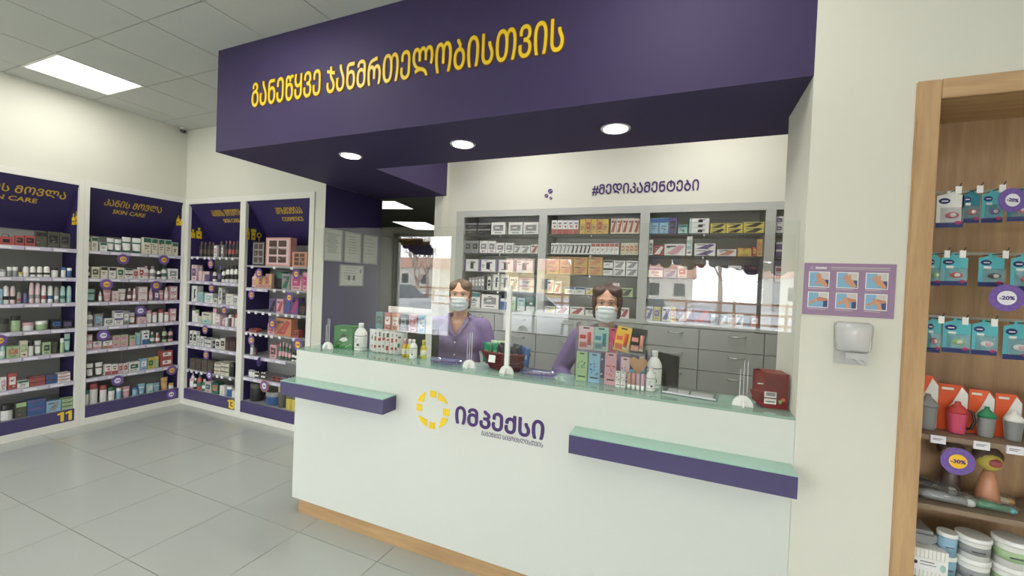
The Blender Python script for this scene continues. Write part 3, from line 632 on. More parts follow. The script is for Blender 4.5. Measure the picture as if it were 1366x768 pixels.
  ('fifth shelf', 0.7, [('c',0.053,0.03,0.057,0.162,'W','K',2,1),('c',0.125,0.03,0.056,0.161,'W','K',2,1),('c',0.188,0.03,0.045,0.110,'W','S',2,1),('c',0.257,0.03,0.052,0.111,'W','S',2,1),('c',0.362,0.03,0.107,0.101,'W','K',0,2),('b',0.451,0.03,0.051,0.102,'K','S',0,1),('c',0.537,0.03,0.079,0.103,'W','K',2,1),('c',0.623,0.03,0.075,0.125,'C','K',2,1),('c',0.700,0.03,0.053,0.139,'N','K',0,1),('c',0.759,0.03,0.042,0.152,'N','K',0,1),('c',0.809,0.03,0.044,0.149,'N','K',0,1)]),
  ('sixth shelf', 0.415, [('c',0.094,0.03,0.098,0.123,'D','N',0,1),('c',0.202,0.03,0.094,0.128,'D','N',2,1),('c',0.312,0.03,0.103,0.133,'D','N',2,1),('c',0.421,0.03,0.096,0.138,'D','N',0,1),('c',0.542,0.03,0.104,0.126,'C','D',0,3),('c',0.672,0.03,0.132,0.149,'C','D',0,3),('c',0.788,0.03,0.068,0.151,'K','D',0,1)]),
  ('bottom shelf', 0.185, [('b',0.050,0.03,0.071,0.169,'P','W',1,1),('b',0.122,0.03,0.046,0.126,'K','W',0,1),('b',0.186,0.03,0.071,0.179,'R','G',0,1),('b',0.275,0.03,0.066,0.131,'G','W',0,1),('c',0.389,0.03,0.106,0.117,'p','G',2,1),('c',0.513,0.03,0.105,0.126,'G','O',2,1),('c',0.634,0.03,0.075,0.107,'W','C',2,1),('b',0.720,0.03,0.076,0.111,'B','W',2,1),('b',0.805,0.03,0.058,0.102,'W','S',2,1)]),
 ]),
 ('cosmetics cabinet', (-4.387, 2.997, 0), 0, [
  ('top shelf', 1.653, [('c',0.172,0.03,0.190,0.255,'K','S',5,1),('c',0.465,0.03,0.363,0.295,'L','p',5,1),('c',0.780,0.03,0.202,0.148,'L','O',5,1)]),
  ('second shelf', 1.415, [('b',0.088,0.03,0.083,0.180,'p','L',1,1),('c',0.165,0.03,0.044,0.128,'L','Y',2,1),('c',0.216,0.03,0.044,0.130,'L','R',2,1),('c',0.267,0.03,0.044,0.132,'L','Y',2,1),('c',0.316,0.03,0.041,0.154,'L','R',2,1),('c',0.364,0.03,0.041,0.155,'L','Y',2,1),('j',0.461,0.03,0.123,0.181,'K','G',0,1),('c',0.598,0.03,0.119,0.162,'S','G',4,1),('c',0.745,0.03,0.147,0.154,'P','M',2,1),('c',0.864,0.03,0.062,0.183,'P','M',2,1)]),
  ('third shelf', 1.169, [('c',0.412,0.03,0.099,0.144,'V','K',4,1),('c',0.520,0.03,0.099,0.144,'P','R',4,1),('c',0.623,0.03,0.085,0.143,'V','B',4,1),('c',0.729,0.03,0.109,0.168,'V','M',4,1),('c',0.843,0.03,0.090,0.117,'K','N',2,1)]),
  ('fourth shelf', 0.937, [('c',0.115,0.03,0.114,0.034,'R','K',0,1),('c',0.400,0.03,0.099,0.112,'P','R',2,1),('c',0.578,0.03,0.230,0.179,'O','R',4,1),('c',0.756,0.03,0.085,0.073,'R','N',2,1)]),
  ('fifth shelf', 0.69, [('b',0.093,0.03,0.045,0.106,'W','S',2,1),('b',0.147,0.03,0.040,0.080,'N','K',2,1),('c',0.442,0.03,0.097,0.140,'P','N',2,1),('b',0.526,0.03,0.038,0.171,'G','P',0,1),('b',0.573,0.03,0.038,0.183,'D','P',0,1),('b',0.621,0.03,0.037,0.173,'G','P',0,1),('b',0.667,0.03,0.036,0.162,'D','P',0,1),('b',0.717,0.03,0.037,0.085,'W','K',0,1),('b',0.758,0.03,0.033,0.082,'W','K',0,1)]),
  ('sixth shelf', 0.452, [('b',0.077,0.03,0.028,0.073,'W','S',2,1),('b',0.110,0.03,0.028,0.077,'W','S',2,1),('b',0.142,0.03,0.027,0.076,'W','S',2,1),('b',0.176,0.03,0.026,0.069,'K','W',0,1),('b',0.208,0.03,0.025,0.070,'K','W',0,1),('b',0.240,0.03,0.024,0.071,'N','K',0,1),('b',0.271,0.03,0.025,0.072,'K','W',0,1),('b',0.303,0.03,0.025,0.072,'K','W',0,1),('b',0.337,0.03,0.024,0.072,'N','K',0,1),('b',0.426,0.03,0.024,0.054,'K','R',0,1),('b',0.459,0.03,0.024,0.055,'K','R',0,1),('b',0.492,0.03,0.024,0.056,'N','R',0,1),('b',0.524,0.03,0.023,0.057,'K','R',0,1),('b',0.556,0.03,0.023,0.058,'K','R',0,1),('b',0.588,0.03,0.023,0.059,'N','R',0,1),('b',0.651,0.03,0.026,0.067,'R','K',0,1),('b',0.692,0.03,0.025,0.080,'R','K',0,1),('b',0.733,0.03,0.025,0.097,'R','K',0,1)]),
  ('bottom shelf', 0.185, [('b',0.112,0.03,0.149,0.194,'K','D',2,1),('j',0.365,0.03,0.185,0.135,'B','S',0,1),('b',0.545,0.03,0.110,0.222,'D','Y',2,1),('b',0.659,0.03,0.083,0.155,'Y','D',2,1),('b',0.739,0.03,0.049,0.159,'Y','D',2,1)]),
 ]),
 ('left medicine bay', (-2.21, 3.87, 0), 0, [
  ('top shelf', 2.073, [('c',0.065,0.03,0.151,0.124,'K','S',0,2),('c',0.225,0.03,0.152,0.122,'K','S',0,2),('c',0.388,0.03,0.159,0.126,'W','S',2,1),('c',0.581,0.03,0.154,0.123,'W','S',2,1),('c',0.748,0.03,0.159,0.120,'W','S',2,1)]),
  ('second shelf', 1.882, [('c',0.037,0.03,0.087,0.127,'S','K',2,1),('c',0.127,0.03,0.082,0.127,'S','K',2,1),('c',0.228,0.03,0.092,0.127,'W','S',2,1),('c',0.324,0.03,0.087,0.124,'W','S',2,1),('c',0.421,0.03,0.091,0.106,'W','S',2,1),('c',0.522,0.03,0.091,0.106,'W','S',2,1),('c',0.611,0.03,0.069,0.079,'W','S',4,1),('c',0.699,0.03,0.098,0.079,'W','S',4,1),('c',0.793,0.03,0.074,0.090,'W','R',4,1)]),
  ('third shelf', 1.688, [('c',0.081,0.03,0.180,0.125,'W','V',3,1),('c',0.277,0.03,0.190,0.124,'W','V',3,1),('c',0.479,0.03,0.185,0.125,'W','V',3,1),('c',0.683,0.03,0.200,0.124,'W','V',3,1)]),
  ('fourth shelf', 1.497, [('c',0.085,0.03,0.033,0.120,'S','W',2,1),('c',0.123,0.03,0.033,0.124,'S','W',2,1),('c',0.161,0.03,0.033,0.129,'S','W',2,1),('c',0.198,0.03,0.033,0.135,'S','W',2,1),('c',0.234,0.03,0.032,0.141,'S','W',2,1),('c',0.309,0.03,0.040,0.135,'W','K',2,1),('c',0.386,0.03,0.079,0.166,'W','g',3,1),('c',0.482,0.03,0.097,0.169,'W','g',3,1),('c',0.587,0.03,0.092,0.144,'W','S',4,1),('c',0.727,0.03,0.164,0.135,'W','P',0,2)]),
  ('worktop', 1.303, [('c',0.142,0.03,0.132,0.165,'W','T',0,1),('c',0.326,0.03,0.196,0.146,'W','S',2,1),('c',0.483,0.03,0.074,0.118,'B','W',0,1),('c',0.573,0.03,0.088,0.141,'g','W',0,1),('c',0.676,0.03,0.082,0.129,'t','W',1,1),('c',0.777,0.03,0.096,0.143,'G','W',1,1)]),
 ]),
 ('middle medicine bay', (-1.285, 3.87, 0), 0, [
  ('top shelf', 2.073, [('c',0.065,0.03,0.052,0.136,'W','R',1,1),('c',0.121,0.03,0.051,0.135,'W','R',1,1),('c',0.175,0.03,0.051,0.134,'W','R',1,1),('c',0.229,0.03,0.050,0.133,'W','R',1,1),('c',0.282,0.03,0.048,0.132,'W','R',1,1),('c',0.346,0.03,0.052,0.143,'A','Y',0,1),('c',0.401,0.03,0.051,0.142,'A','R',2,1),('c',0.455,0.03,0.050,0.141,'A','Y',0,1),('c',0.509,0.03,0.050,0.140,'A','R',2,1),('c',0.563,0.03,0.052,0.139,'A','Y',0,1),('c',0.636,0.03,0.050,0.143,'C','R',4,1),('c',0.690,0.03,0.049,0.142,'C','R',4,1),('c',0.742,0.03,0.049,0.141,'C','R',4,1),('c',0.793,0.03,0.048,0.140,'C','R',4,1),('c',0.843,0.03,0.046,0.139,'C','R',4,1)]),
  ('second shelf', 1.882, [('c',0.061,0.03,0.036,0.104,'W','S',4,1),('c',0.101,0.03,0.036,0.105,'W','S',4,1),('c',0.140,0.03,0.036,0.105,'W','S',4,1),('c',0.180,0.03,0.036,0.105,'W','S',4,1),('c',0.219,0.03,0.036,0.105,'W','S',4,1),('c',0.260,0.03,0.037,0.103,'W','K',4,1),('c',0.299,0.03,0.036,0.103,'W','K',4,1),('c',0.339,0.03,0.036,0.103,'W','K',4,1),('c',0.378,0.03,0.036,0.103,'W','K',4,1),('c',0.416,0.03,0.033,0.103,'W','K',4,1),('c',0.457,0.03,0.041,0.103,'W','R',0,1),('c',0.501,0.03,0.040,0.103,'W','R',0,1),('c',0.545,0.03,0.040,0.103,'W','R',0,1),('c',0.588,0.03,0.040,0.104,'W','R',0,1),('c',0.631,0.03,0.040,0.104,'W','R',0,1),('c',0.673,0.03,0.038,0.104,'W','R',0,1),('c',0.730,0.03,0.037,0.106,'C','O',2,1),('c',0.769,0.03,0.036,0.106,'C','O',2,1),('c',0.808,0.03,0.036,0.107,'C','O',2,1),('c',0.846,0.03,0.034,0.107,'C','O',2,1)]),
  ('third shelf', 1.688, [('c',0.064,0.03,0.134,0.165,'A','O',4,2),('c',0.203,0.03,0.129,0.167,'A','O',4,2),('c',0.341,0.03,0.135,0.166,'A','O',4,2),('c',0.483,0.03,0.136,0.169,'A','O',4,2),('c',0.602,0.03,0.088,0.141,'W','K',0,2),('c',0.705,0.03,0.103,0.137,'W','S',4,2),('c',0.817,0.03,0.100,0.139,'W','S',4,2)]),
  ('fourth shelf', 1.497, [('c',0.052,0.03,0.064,0.129,'W','P',4,1),('c',0.127,0.03,0.069,0.119,'W','R',4,1),('c',0.247,0.03,0.096,0.069,'W','B',0,1),('c',0.349,0.03,0.097,0.070,'W','B',0,1),('c',0.445,0.03,0.078,0.069,'C','Y',4,1),('c',0.532,0.03,0.070,0.078,'W','S',4,1),('c',0.683,0.03,0.065,0.127,'P','W',0,1),('c',0.779,0.03,0.111,0.084,'g','D',4,1)]),
  ('worktop', 1.303, [('c',0.052,0.03,0.118,0.064,'W','Y',4,1),('c',0.184,0.03,0.128,0.072,'W','R',4,1),('c',0.328,0.03,0.134,0.076,'W','R',4,1),('c',0.457,0.03,0.098,0.075,'W','K',0,1),('c',0.570,0.03,0.099,0.083,'W','R',0,1),('c',0.672,0.03,0.086,0.089,'W','R',0,1),('c',0.769,0.03,0.080,0.095,'W','R',4,1)]),
 ]),
 ('right medicine bay', (-0.33, 3.87, 0), 0, [
  ('top shelf', 2.073, [('c',0.039,0.03,0.072,0.137,'b','B',0,1),('c',0.119,0.03,0.076,0.138,'b','B',0,1),('c',0.193,0.03,0.063,0.138,'V','K',2,1),('c',0.274,0.03,0.075,0.075,'t','T',0,1),('c',0.402,0.03,0.155,0.127,'W','t',3,3),('c',0.549,0.03,0.116,0.081,'Y','K',4,2),('c',0.673,0.03,0.119,0.079,'Y','K',4,2),('c',0.812,0.03,0.145,0.090,'Y','K',4,2)]),
  ('second shelf', 1.882, [('c',0.015,0.03,0.042,0.136,'W','S',2,1),('c',0.085,0.03,0.084,0.088,'R','W',4,1),('c',0.218,0.03,0.170,0.100,'W','P',4,1),('c',0.334,0.03,0.045,0.176,'W','t',2,1),('c',0.456,0.03,0.163,0.104,'W','V',4,2),('c',0.623,0.03,0.143,0.056,'W','O',4,1),('c',0.754,0.03,0.099,0.068,'A','Y',2,1),('c',0.826,0.03,0.031,0.078,'R','Y',2,1),('c',0.862,0.03,0.037,0.140,'A','O',2,1)]),
  ('third shelf', 1.688, [('c',0.066,0.03,0.125,0.087,'W','V',0,1),('c',0.191,0.03,0.103,0.071,'b','B',4,1),('c',0.287,0.03,0.073,0.100,'W','R',2,1),('c',0.415,0.03,0.077,0.121,'N','R',2,1),('c',0.689,0.03,0.102,0.119,'V','W',0,1),('c',0.812,0.03,0.089,0.120,'K','N',0,1)]),
  ('worktop', 1.303, [('c',0.025,0.03,0.070,0.122,'W','V',4,1),('c',0.095,0.03,0.058,0.119,'Y','V',2,1),('c',0.172,0.03,0.068,0.127,'W','V',4,1),('c',0.230,0.03,0.037,0.125,'Y','R',2,1),('c',0.324,0.03,0.120,0.126,'V','W',4,1),('c',0.458,0.03,0.121,0.128,'V','R',4,1),('c',0.558,0.03,0.057,0.089,'b','W',0,1),('c',0.621,0.03,0.056,0.089,'b','W',4,1),('c',0.683,0.03,0.053,0.098,'W','S',0,1),('c',0.743,0.03,0.055,0.102,'W','B',4,1),('c',0.798,0.03,0.035,0.092,'G','B',1,1),('c',0.854,0.03,0.059,0.096,'R','W',2,1),('c',0.935,0.03,0.043,0.091,'W','K',2,1),('c',0.992,0.03,0.049,0.092,'O','W',2,1)]),
 ]),
 ('narrow medicine bay', (0.63, 3.87, 0), 0, [
  ('top shelf', 2.073, [('c',0.031,0.03,0.047,0.131,'W','V',2,2)]),
  ('second shelf', 1.882, [('c',0.039,0.03,0.049,0.119,'V','W',0,2)]),
  ('third shelf', 1.688, [('c',0.042,0.03,0.051,0.117,'W','R',2,2)]),
 ]),
]
for u_, o_, r_, rw_ in ROWS: place_rows(u_, o_, R90 if r_ else 0, rw_)
# ================================================================ medicine shelving behind the counter
YM = 3.87
mu = empty('medicine_shelving', (-2.30, YM, 0), 'grey pharmacy shelving wall of open bays above drawers behind the counter', 'shelving')
def at(o, x=0, y=0, z=0): o.location = (x+2.30, y-YM, z); return o
BAYS = [(-2.21, -1.365), (-1.285, -0.41), (-0.33, 0.56), (0.63, 1.40)]
b = MB(); ed = [-2.30, -2.21, -1.365, -1.285, -0.41, -0.33, 0.56, 0.63, 1.40, 1.498]
for k in range(0, 10, 2): b.box((ed[k], YM-0.005, 1.27), (ed[k+1], YM+0.03, 2.32), M_grey)
for k in range(1, 9, 2): b.box((ed[k], YM-0.005, 2.255), (ed[k+1], YM+0.03, 2.32), M_grey)
at(b.build('frame', mu))
M_bayback = mat('bay_back_grey', rgb(212,212,206), rough=0.5)
for k in range(0, 10, 2):
    b = MB(); b.box((ed[k]+0.002, YM+0.03, 0.05), (ed[k+1]-0.002, YM+0.345, 2.315), M_grey); at(b.build('divider_panel', mu))
b = MB(); b.box((-2.21, YM+0.335, 1.27), (1.40, YM+0.345, 2.315), M_bayback)
for x0, x1 in BAYS: b.box((x0, YM+0.03, 2.30), (x1, YM+0.335, 2.315), M_grey)
at(b.build('back_panel', mu))
M_shelfglass = mat('shelf_dark_edge', rgb(70,78,74), rough=0.2)
M_shelftop = mat('shelf_glass_pale', rgb(195,200,195), rough=0.2)
for (x0, x1) in BAYS:
    for z in (2.073, 1.882, 1.688, 1.497):
        b = MB(); b.box((x0+0.001, YM+0.018, z-0.009), (x1-0.001, YM+0.333, z), M_shelftop); b.box((x0+0.001, YM+0.015, z-0.009), (x1-0.001, YM+0.018, z), M_shelfglass)
        b.box(((x0+x1)/2-0.006, YM+0.012, z-0.026), ((x0+x1)/2+0.006, YM+0.03, z-0.010), M_chrome)
        at(b.build('shelf', mu))
b = MB(); b.box((-2.30, YM-0.022, 1.268), (1.498, YM+0.333, 1.303), M_grey); at(b.build('worktop', mu), 0, 0, 0)
b = MB(); b.box((-2.30, YM+0.0, 0.0), (1.498, YM+0.30, 0.18), M_grey); at(b.build('plinth', mu))
DX = [-2.28, -1.80, -1.345, -0.835, -0.35, 0.113, 0.592, 1.045, 1.49]
hm = MB(); hm.tube([(-0.06, 0, 0), (-0.052, -0.020, -0.004), (0, -0.026, -0.006), (0.052, -0.020, -0.004), (0.06, 0, 0)], 0.0055, M_chrome, n=6); hm = hm.mesh('handle')
for k in range(len(DX)-1):
    w = DX[k+1]-DX[k]
    dm = MB(); dm.box((-w/2+0.003, -0.018, -0.085), (w/2-0.003, 0.0, 0.0852), M_drawer); dm.box((-w/2+0.02, 0.0, -0.08), (w/2-0.02, 0.25, 0.06), M_grey); dm = dm.mesh('drawer', 0.0)
    for j in range(6):
        d = link('drawer', dm, mu); at(d, (DX[k]+DX[k+1])/2, YM-0.0005, 1.176-0.1755*j)
        link('handle', hm, d, (w*0.10, -0.0175, 0.045))

# ================================================================ service counter
ct = empty('service_counter', (-0.965, YF, 0), 'long white pharmacy counter with green glass top and oak plinth', 'counter')
def ca(o): o.location = (0.965, -YF, 0); return o
b = MB(); b.box((-2.352, YF, 0.11), (0.424, YF+0.02, 1.088), M_counter)
b.box((-2.352, YF+0.02, 0.11), (-2.332, YF+0.26, 1.088), M_counter)
b.box((-2.332, YF+0.24, 0.11), (0.424, YF+0.26, 1.088), M_counter)
b.box((-2.332, YF+0.02, 1.07), (0.424, YF+0.24, 1.088), M_counter)
ca(b.build('counter_body', ct))
b = MB(); b.box((-2.352, YF-0.001, 1.089), (0.424, YF+0.262, 1.0995), M_glass_green); ca(b.build('glass_top', ct, 0.001))
b = MB(); b.box((-2.325, YF+0.03, 0.0), (0.42, YF+0.05, 0.11), M_oak_h); b.box((-2.325, YF+0.05, 0.0), (-2.305, YF+0.25, 0.11), M_oak_h); ca(b.build('plinth', ct))
b = MB(); b.box((-2.332, YF+0.262, 0.82), (0.424, YF+0.46, 0.85), M_counter); b.box((-2.332, YF+0.262, 0.0), (-2.31, YF+0.44, 0.82), M_counter); b.box((-1.0, YF+0.262, 0.0), (-0.98, YF+0.44, 0.82), M_counter); b.box((0.40, YF+0.262, 0.0), (0.424, YF+0.40, 0.82), M_counter)
ca(b.build('staff_desk', ct))
M_jade = mat('jade_glass_top', rgb(160,200,184), rough=0.12, coat=0.5)
for nme, x0, x1 in (('left', -2.35, -1.535), ('right', -0.468, 0.418)):
    b = MB(); b.box((x0, 1.86, 0.822), (x1, YF-0.0005, 0.905), M_shelfpurple); o = ca(b.build('ledge', ct)); o['label'] = 'purple ledge with green glass top on the counter front, ' + nme
    b = MB(); b.box((x0+0.001, 1.861, 0.9055), (x1-0.001, YF-0.001, 0.912), M_jade); b.build('ledge_glass', o)
# emblem: ring of eight yellow blocks
b = MB(); cx, cz, Ro = -1.282, 0.861, 0.108
def blk(poly): b.prism([(cx+x, cz+z) for x, z in poly], YF-0.004, YF-0.0002, M_yellow)
s = 0.019
for a in range(4):
    ca_, sa_ = math.cos(a*math.pi/2), math.sin(a*math.pi/2)
    q = [(-s, .070), (s, .070), (s, .107), (-s, .107)]
    blk([(x*ca_-z*sa_, x*sa_+z*ca_) for x, z in q])
    arc = [(.038, .062), (.038, .100)] + [(Ro*math.cos(t), Ro*math.sin(t)) for t in [math.radians(d) for d in (62, 52, 42, 32)]] + [(.100, .038), (.075, .038)]
    arc = [(.034, .062), (.034, .1015), (.052, .0945), (.072, .080), (.086, .064), (.0965, .046)]
    blk([(x*ca_-z*sa_, x*sa_+z*ca_) for x, z in arc])
ca(b.build('emblem', ct))
o = text('ᲘᲛᲞᲔᲥᲡᲘ', ct, (0, 0, 0), M_darkviolet, width=0.505, height=0.092, ext=0.002, fat=0.0034); o.location = (-0.879+0.965, -0.0002, 0.860)
o = text('ᲒᲐᲜᲔᲬᲧᲕᲔ ᲡᲘᲪᲝᲪᲮᲚᲘᲡᲗᲕᲘᲡ', ct, (0, 0, 0), mat('grey_vinyl', rgb(110,100,125)), width=0.345, height=0.024, ext=0.0006, fat=0.0004); o.location = (-0.80+0.965, -0.0002, 0.786)

# ================================================================ frames on the purple wall (facing +x)
M_paper = mat('certificate_paper', rgb(205,208,200), rough=0.6); M_silver = mat('silver_frame', rgb(170,172,172), rough=0.35, metal=0.3)
def frame(yc, zc, w, h, label, rows, mark=False):
    e = empty('picture_frame', (-3.2465, yc, zc), label, 'frame', 'certificates on the purple wall', R90)
    b = MB(); f = 0.012
    b.box((-w/2, -0.014, -h/2), (-w/2+f, 0, h/2), M_silver); b.box((w/2-f, -0.014, -h/2), (w/2, 0, h/2), M_silver)
    b.box((-w/2+f, -0.014, -h/2), (w/2-f, 0, -h/2+f), M_silver); b.box((-w/2+f, -0.014, h/2-f), (w/2-f, 0, h/2), M_silver); b.build('frame_border', e)
    b = MB(); b.box((-w/2+f, -0.006, -h/2+f), (w/2-f, -0.001, h/2-f), M_paper)
    for i in range(rows):
        ww = w*random.uniform(.25, .36); z = h*0.34 - i*h*0.62/rows
        b.box((-ww, -0.0068, z), (ww*random.uniform(.4, 1), -0.006, z+0.0035), INK)
    if mark: b.box((-.05, -.0068, -.05), (-.02, -.006, .0), INK); b.box((.02, -.0068, -.05), (.05, -.006, .0), INK); b.box((w*.36, -.0068, h*.12), (w*.4, -.006, h*.3), M_black)
    b.build('certificate', e)
frame(3.10, 1.881, 0.235, 0.318, 'silver framed certificate nearest the white cabinet on the purple wall', 14)
frame(3.36, 1.880, 0.245, 0.318, 'silver framed certificate in the middle of three on the purple wall', 7)
frame(3.62, 1.880, 0.225, 0.318, 'silver framed certificate farthest along the purple wall beside the dark gap', 5)
frame(3.358, 1.588, 0.335, 0.222, 'wider framed notice hanging below the three certificates', 5, True)

# ================================================================ clear screens
def foot(b, mx):
    b.prism([(0.038*math.cos(math.pi*k/12), 0.043*math.sin(math.pi*k/12)) for k in range(13)], -0.003, 0.003, M_white_plastic)
def screen(name, x0, x1, y, feet, label, ztop=1.90, posts=()):
    e = empty(name, ((x0+x1)/2, y, 1.0998), label, 'screen', 'clear acrylic screens on the counter'); xc = (x0+x1)/2
    b = MB(); b.box((x0-xc, -0.0015, 0.034), (x1-xc, 0.0015, ztop-1.1), M_acr); b.build('acrylic_pane', e)
    for fx in feet:
        b = MB(); x = fx-xc
        b.prism([(x+0.04*math.cos(math.pi*k/12), 0.0+0.045*math.sin(math.pi*k/12)) for k in range(13)], -0.0075, -0.0025, M_white_plastic)
        b.prism([(x+0.04*math.cos(math.pi*k/12), 0.0+0.045*math.sin(math.pi*k/12)) for k in range(13)], 0.0025, 0.0075, M_white_plastic)
        f2 = [[Vector((x-.0025+.005*q, 0.04*math.cos(math.pi*k/12), 0.032*math.sin(math.pi*k/12))) for k in range(13)] for q in (0, 1)]
        b.loft(f2, M_white_plastic, smooth=False); b.build('screen_foot', e)
        b = MB()
        for dx, hh in ((-0.014, .16), (0.0, .20), (0.014, .20)): b.box((x+dx-0.0015, -0.006, 0.045), (x+dx+0.0015, -0.003, hh), mat('acrylic_edge', rgb(205,205,210), rough=0.15))  # pale bars: light caught on the clear uprights' edges, put into the colour
        if fx in posts: b = MB(); b.box((x-0.012, -0.009, 0.04), (x+0.012, 0.009, 0.47), M_white_plastic)
        b.build('screen_post', e)
    return e
screen('acrylic_screen', -2.33, -1.085, 2.075, [-2.185, -1.115], 'left clear acrylic screen standing on white half round feet', 1.90)
screen('acrylic_screen', -0.905, 0.421, 2.052, [-0.875, 0.245], 'right clear acrylic screen with tall white post at its left end', 1.90, posts=[-0.875])

# ================================================================ things on the counter
ZT = 1.1
def bottle(x, y, r, h, label, name='sanitizer_bottle'):
    e = empty(name, (x, y, ZT), label, 'bottle', 'white sanitizer bottles on the counter')
    b = MB(); b.lathe([(r*.94, 0), (r, .004), (r, h*.58), (r*.93, h*.66), (r*.6, h*.78), (r*.36, h*.84), (r*.36, h*.88)], M_white_plastic, n=24); b.build('bottle_body', e)
    b = MB(); b.lathe([(r*.40, h*.85), (r*.42, h*.86), (r*.42, h*.98), (r*.38, h)], M_white_plastic, n=20); b.build('cap', e)
    b = MB(); b.lathe([(r*1.012, h*.10), (r*1.012, h*.112)], mat('navy_print', rgb(50,60,110)), n=24); b.lathe([(r*1.012, h*.535), (r*1.012, h*.555)], mat('navy_print', rgb(50,60,110)), n=24)
    for q in range(3): b.box((-r*.3, -r*1.02, h*(.42-.06*q)), (r*(.3-.12*q), -r*.9, h*(.435-.06*q)), INK)
    b.box((r*.1, -r*1.03, h*.18), (r*.45, -r*.9, h*.26), M_black)
    b.build('printed_label', e); return e
bottle(-1.985, 2.16, .041, .178, 'white sanitizer bottle beside the green box')
bottle(-0.132, 2.185, .036, .182, 'tall white sanitizer bottle at the right end of the product stand')
bottle(-0.142, 2.112, .025, .112, 'small white spray bottle in front of the tall sanitizer bottle')
# green box
M_gbox = mat('green_carton', rgb(30,120,55), rough=0.35)
e = empty('tea_box', (-2.118, 2.178, ZT), 'square green carton with white leaf print near the left screen foot', 'box', rz=0.12)
b = MB(); b.box((-.073, -.045, 0), (.073, .045, .148), M_gbox); b.build('carton_body', e, .001)
b = MB()
b.prism([(-.03, .055), (.0, .045), (.035, .055), (.03, .07), (.005, .085), (-.01, .07)], -.0465, -.0455, M_white_plastic)
b.prism([(-.025, .075), (0, .10), (.028, .085), (.01, .075)], -.0475, -.0465, M_black)
b.box((-.02, -.0465, .118), (.025, -.0455, .128), pm('g'))
for q in range(9): b.box((-.068+q*.015, -.0465, .012+.008*(q % 3)), (-.060+q*.015, -.0455, .018+.008*(q % 3)), pm('g'))
b.build('printed_front', e)
# wet wipe packs in a row
for k in range(7):
    x = -1.900+k*0.034; y = 2.150; rk = random.Random(k*7+3)
    e = empty('wipes_pack', (x+.02, y+.03, ZT), f'white wet wipes pouch with {"teal circle, front of" if k == 0 else "red print, "+ORD[k]+" in"} the leaning row', 'packet', 'wet wipes pouches on the counter', rz=0.15 if k == 0 else 0.88)
    b = MB(); w, h = .043, .145
    secs = []
    for z, t in ((0, .001), (.012, .006), (.04, .010), (.1, .010), (.13, .006), (h, .001)):
        secs.append([Vector((-w, 0, z)), Vector((-w*.8, -t, z)), Vector((w*.8, -t, z)), Vector((w, 0, z)), Vector((w*.8, t, z)), Vector((-w*.8, t, z))])
    b.loft(secs, pm('W')); b.build('pouch', e)
    b = MB()
    if k == 0:
        b.lathe([(.022, 0), (.022, .0008)], pm('T'), n=18, mx=Matrix.Translation((0, -.0105, .092)) @ Matrix.Rotation(math.pi/2, 4, 'X')); b.box((-.02, -.0112, .03), (.0, -.0102, .045), pm('R')); b.box((.005, -.0112, .02), (.025, -.0102, .035), pm('R'))
    else:
        [b.box((xx_+rk.uniform(-.004, .004), -.0116, zz_+rk.uniform(-.01, .008)), (xx_+rk.uniform(.008, .016), -.0098, zz_+rk.uniform(.014, .024)), cc_) for xx_, zz_, cc_ in ((-.036, .03, pv('R')), (-.018, .055, pv('G')), (-.034, .08, pv('R')), (-.016, .10, INK), (.004, .035, pv('O')), (.014, .08, pv('R')), (-.036, .112, INK))]
    b.build('printed_front', e)
# small drop bottles
M_amberliq = mat('amber_liquid', rgb(190,150,40), rough=0.1); M_yellowliq = mat('yellow_liquid', rgb(200,190,50), rough=0.1)
for k, (x, y, m, c, lab) in enumerate([(-1.618, 2.150, M_amberliq, 'P', 'amber drop bottle with pink cap beside the wipes pouches'), (-1.578, 2.145, M_yellowliq, 'W', 'small yellow drop bottle with white cap in front of stand'), (-1.488, 2.165, M_yellowliq, 'Y', 'yellow drop bottle with yellow cap at the stand corner')]):
    e = empty('drop_bottle', (x, y, ZT), lab, 'bottle', 'small drop bottles by the left stand')
    b = MB(); b.lathe([(.018, 0), (.02, .004), (.02, .065), (.012, .08), (.009, .082)], m, n=16); b.build('bottle_body', e)
    b = MB(); b.lathe([(.011, .080), (.011, .108), (.008, .112)], pm(c), n=14); b.build('cap', e)
    b = MB(); b.lathe([(.0205, .015), (.0205, .05)], pm('C'), n=16); b.build('printed_label', e)
e = bottle(-1.535, 2.125, .023, .115, 'short white bottle standing in front of the yellow drop bottles', 'lotion_bottle')
# left two tier stand
e = empty('display_stand', (-1.67, 2.20, ZT), 'white two tier counter display stand left of the first pharmacist', 'stand')
b = MB(); b.box((.188, -.03, 0), (.194, .03, .285), M_white_plastic); b.box((-.194, -.03, 0), (-.190, .03, .15), M_white_plastic); b.build('side_panel', e)
b = MB(); b.box((-.190, -.03, .148), (.188, .03, .152), M_white_plastic); b.build('tier_shelf', e)
b = MB(); b.box((-.15, .026, .152), (.188, .03, .30), M_white_plastic); b.build('back_panel', e)
b = MB(); b.box((-.135, .012, .268), (.055, .018, .302), M_white_plastic); b.build('header_card', e)
UP = [(-.175, 'T', 'K', 'teal'), (-.105, 'R', 'W', 'red'), (-.045, 'O', 'W', 'orange'), (.02, 'K', 'S', 'black'), (.09, 'P', 'R', 'pink'), (.155, 'b', 'W', 'light blue')]
for x, c1, c2, wd in UP:
    me = product_mesh('c', .056, .108, c1, c2, 2)
    o = bpy.data.objects.new('sachet_box', me); COL.objects.link(o); o.location = (-1.67+x, 2.188, ZT+.1524)
    tag(o, f'{wd} sachet box on the upper tier of the left counter stand', 'box', 'sachet boxes on the left counter stand')
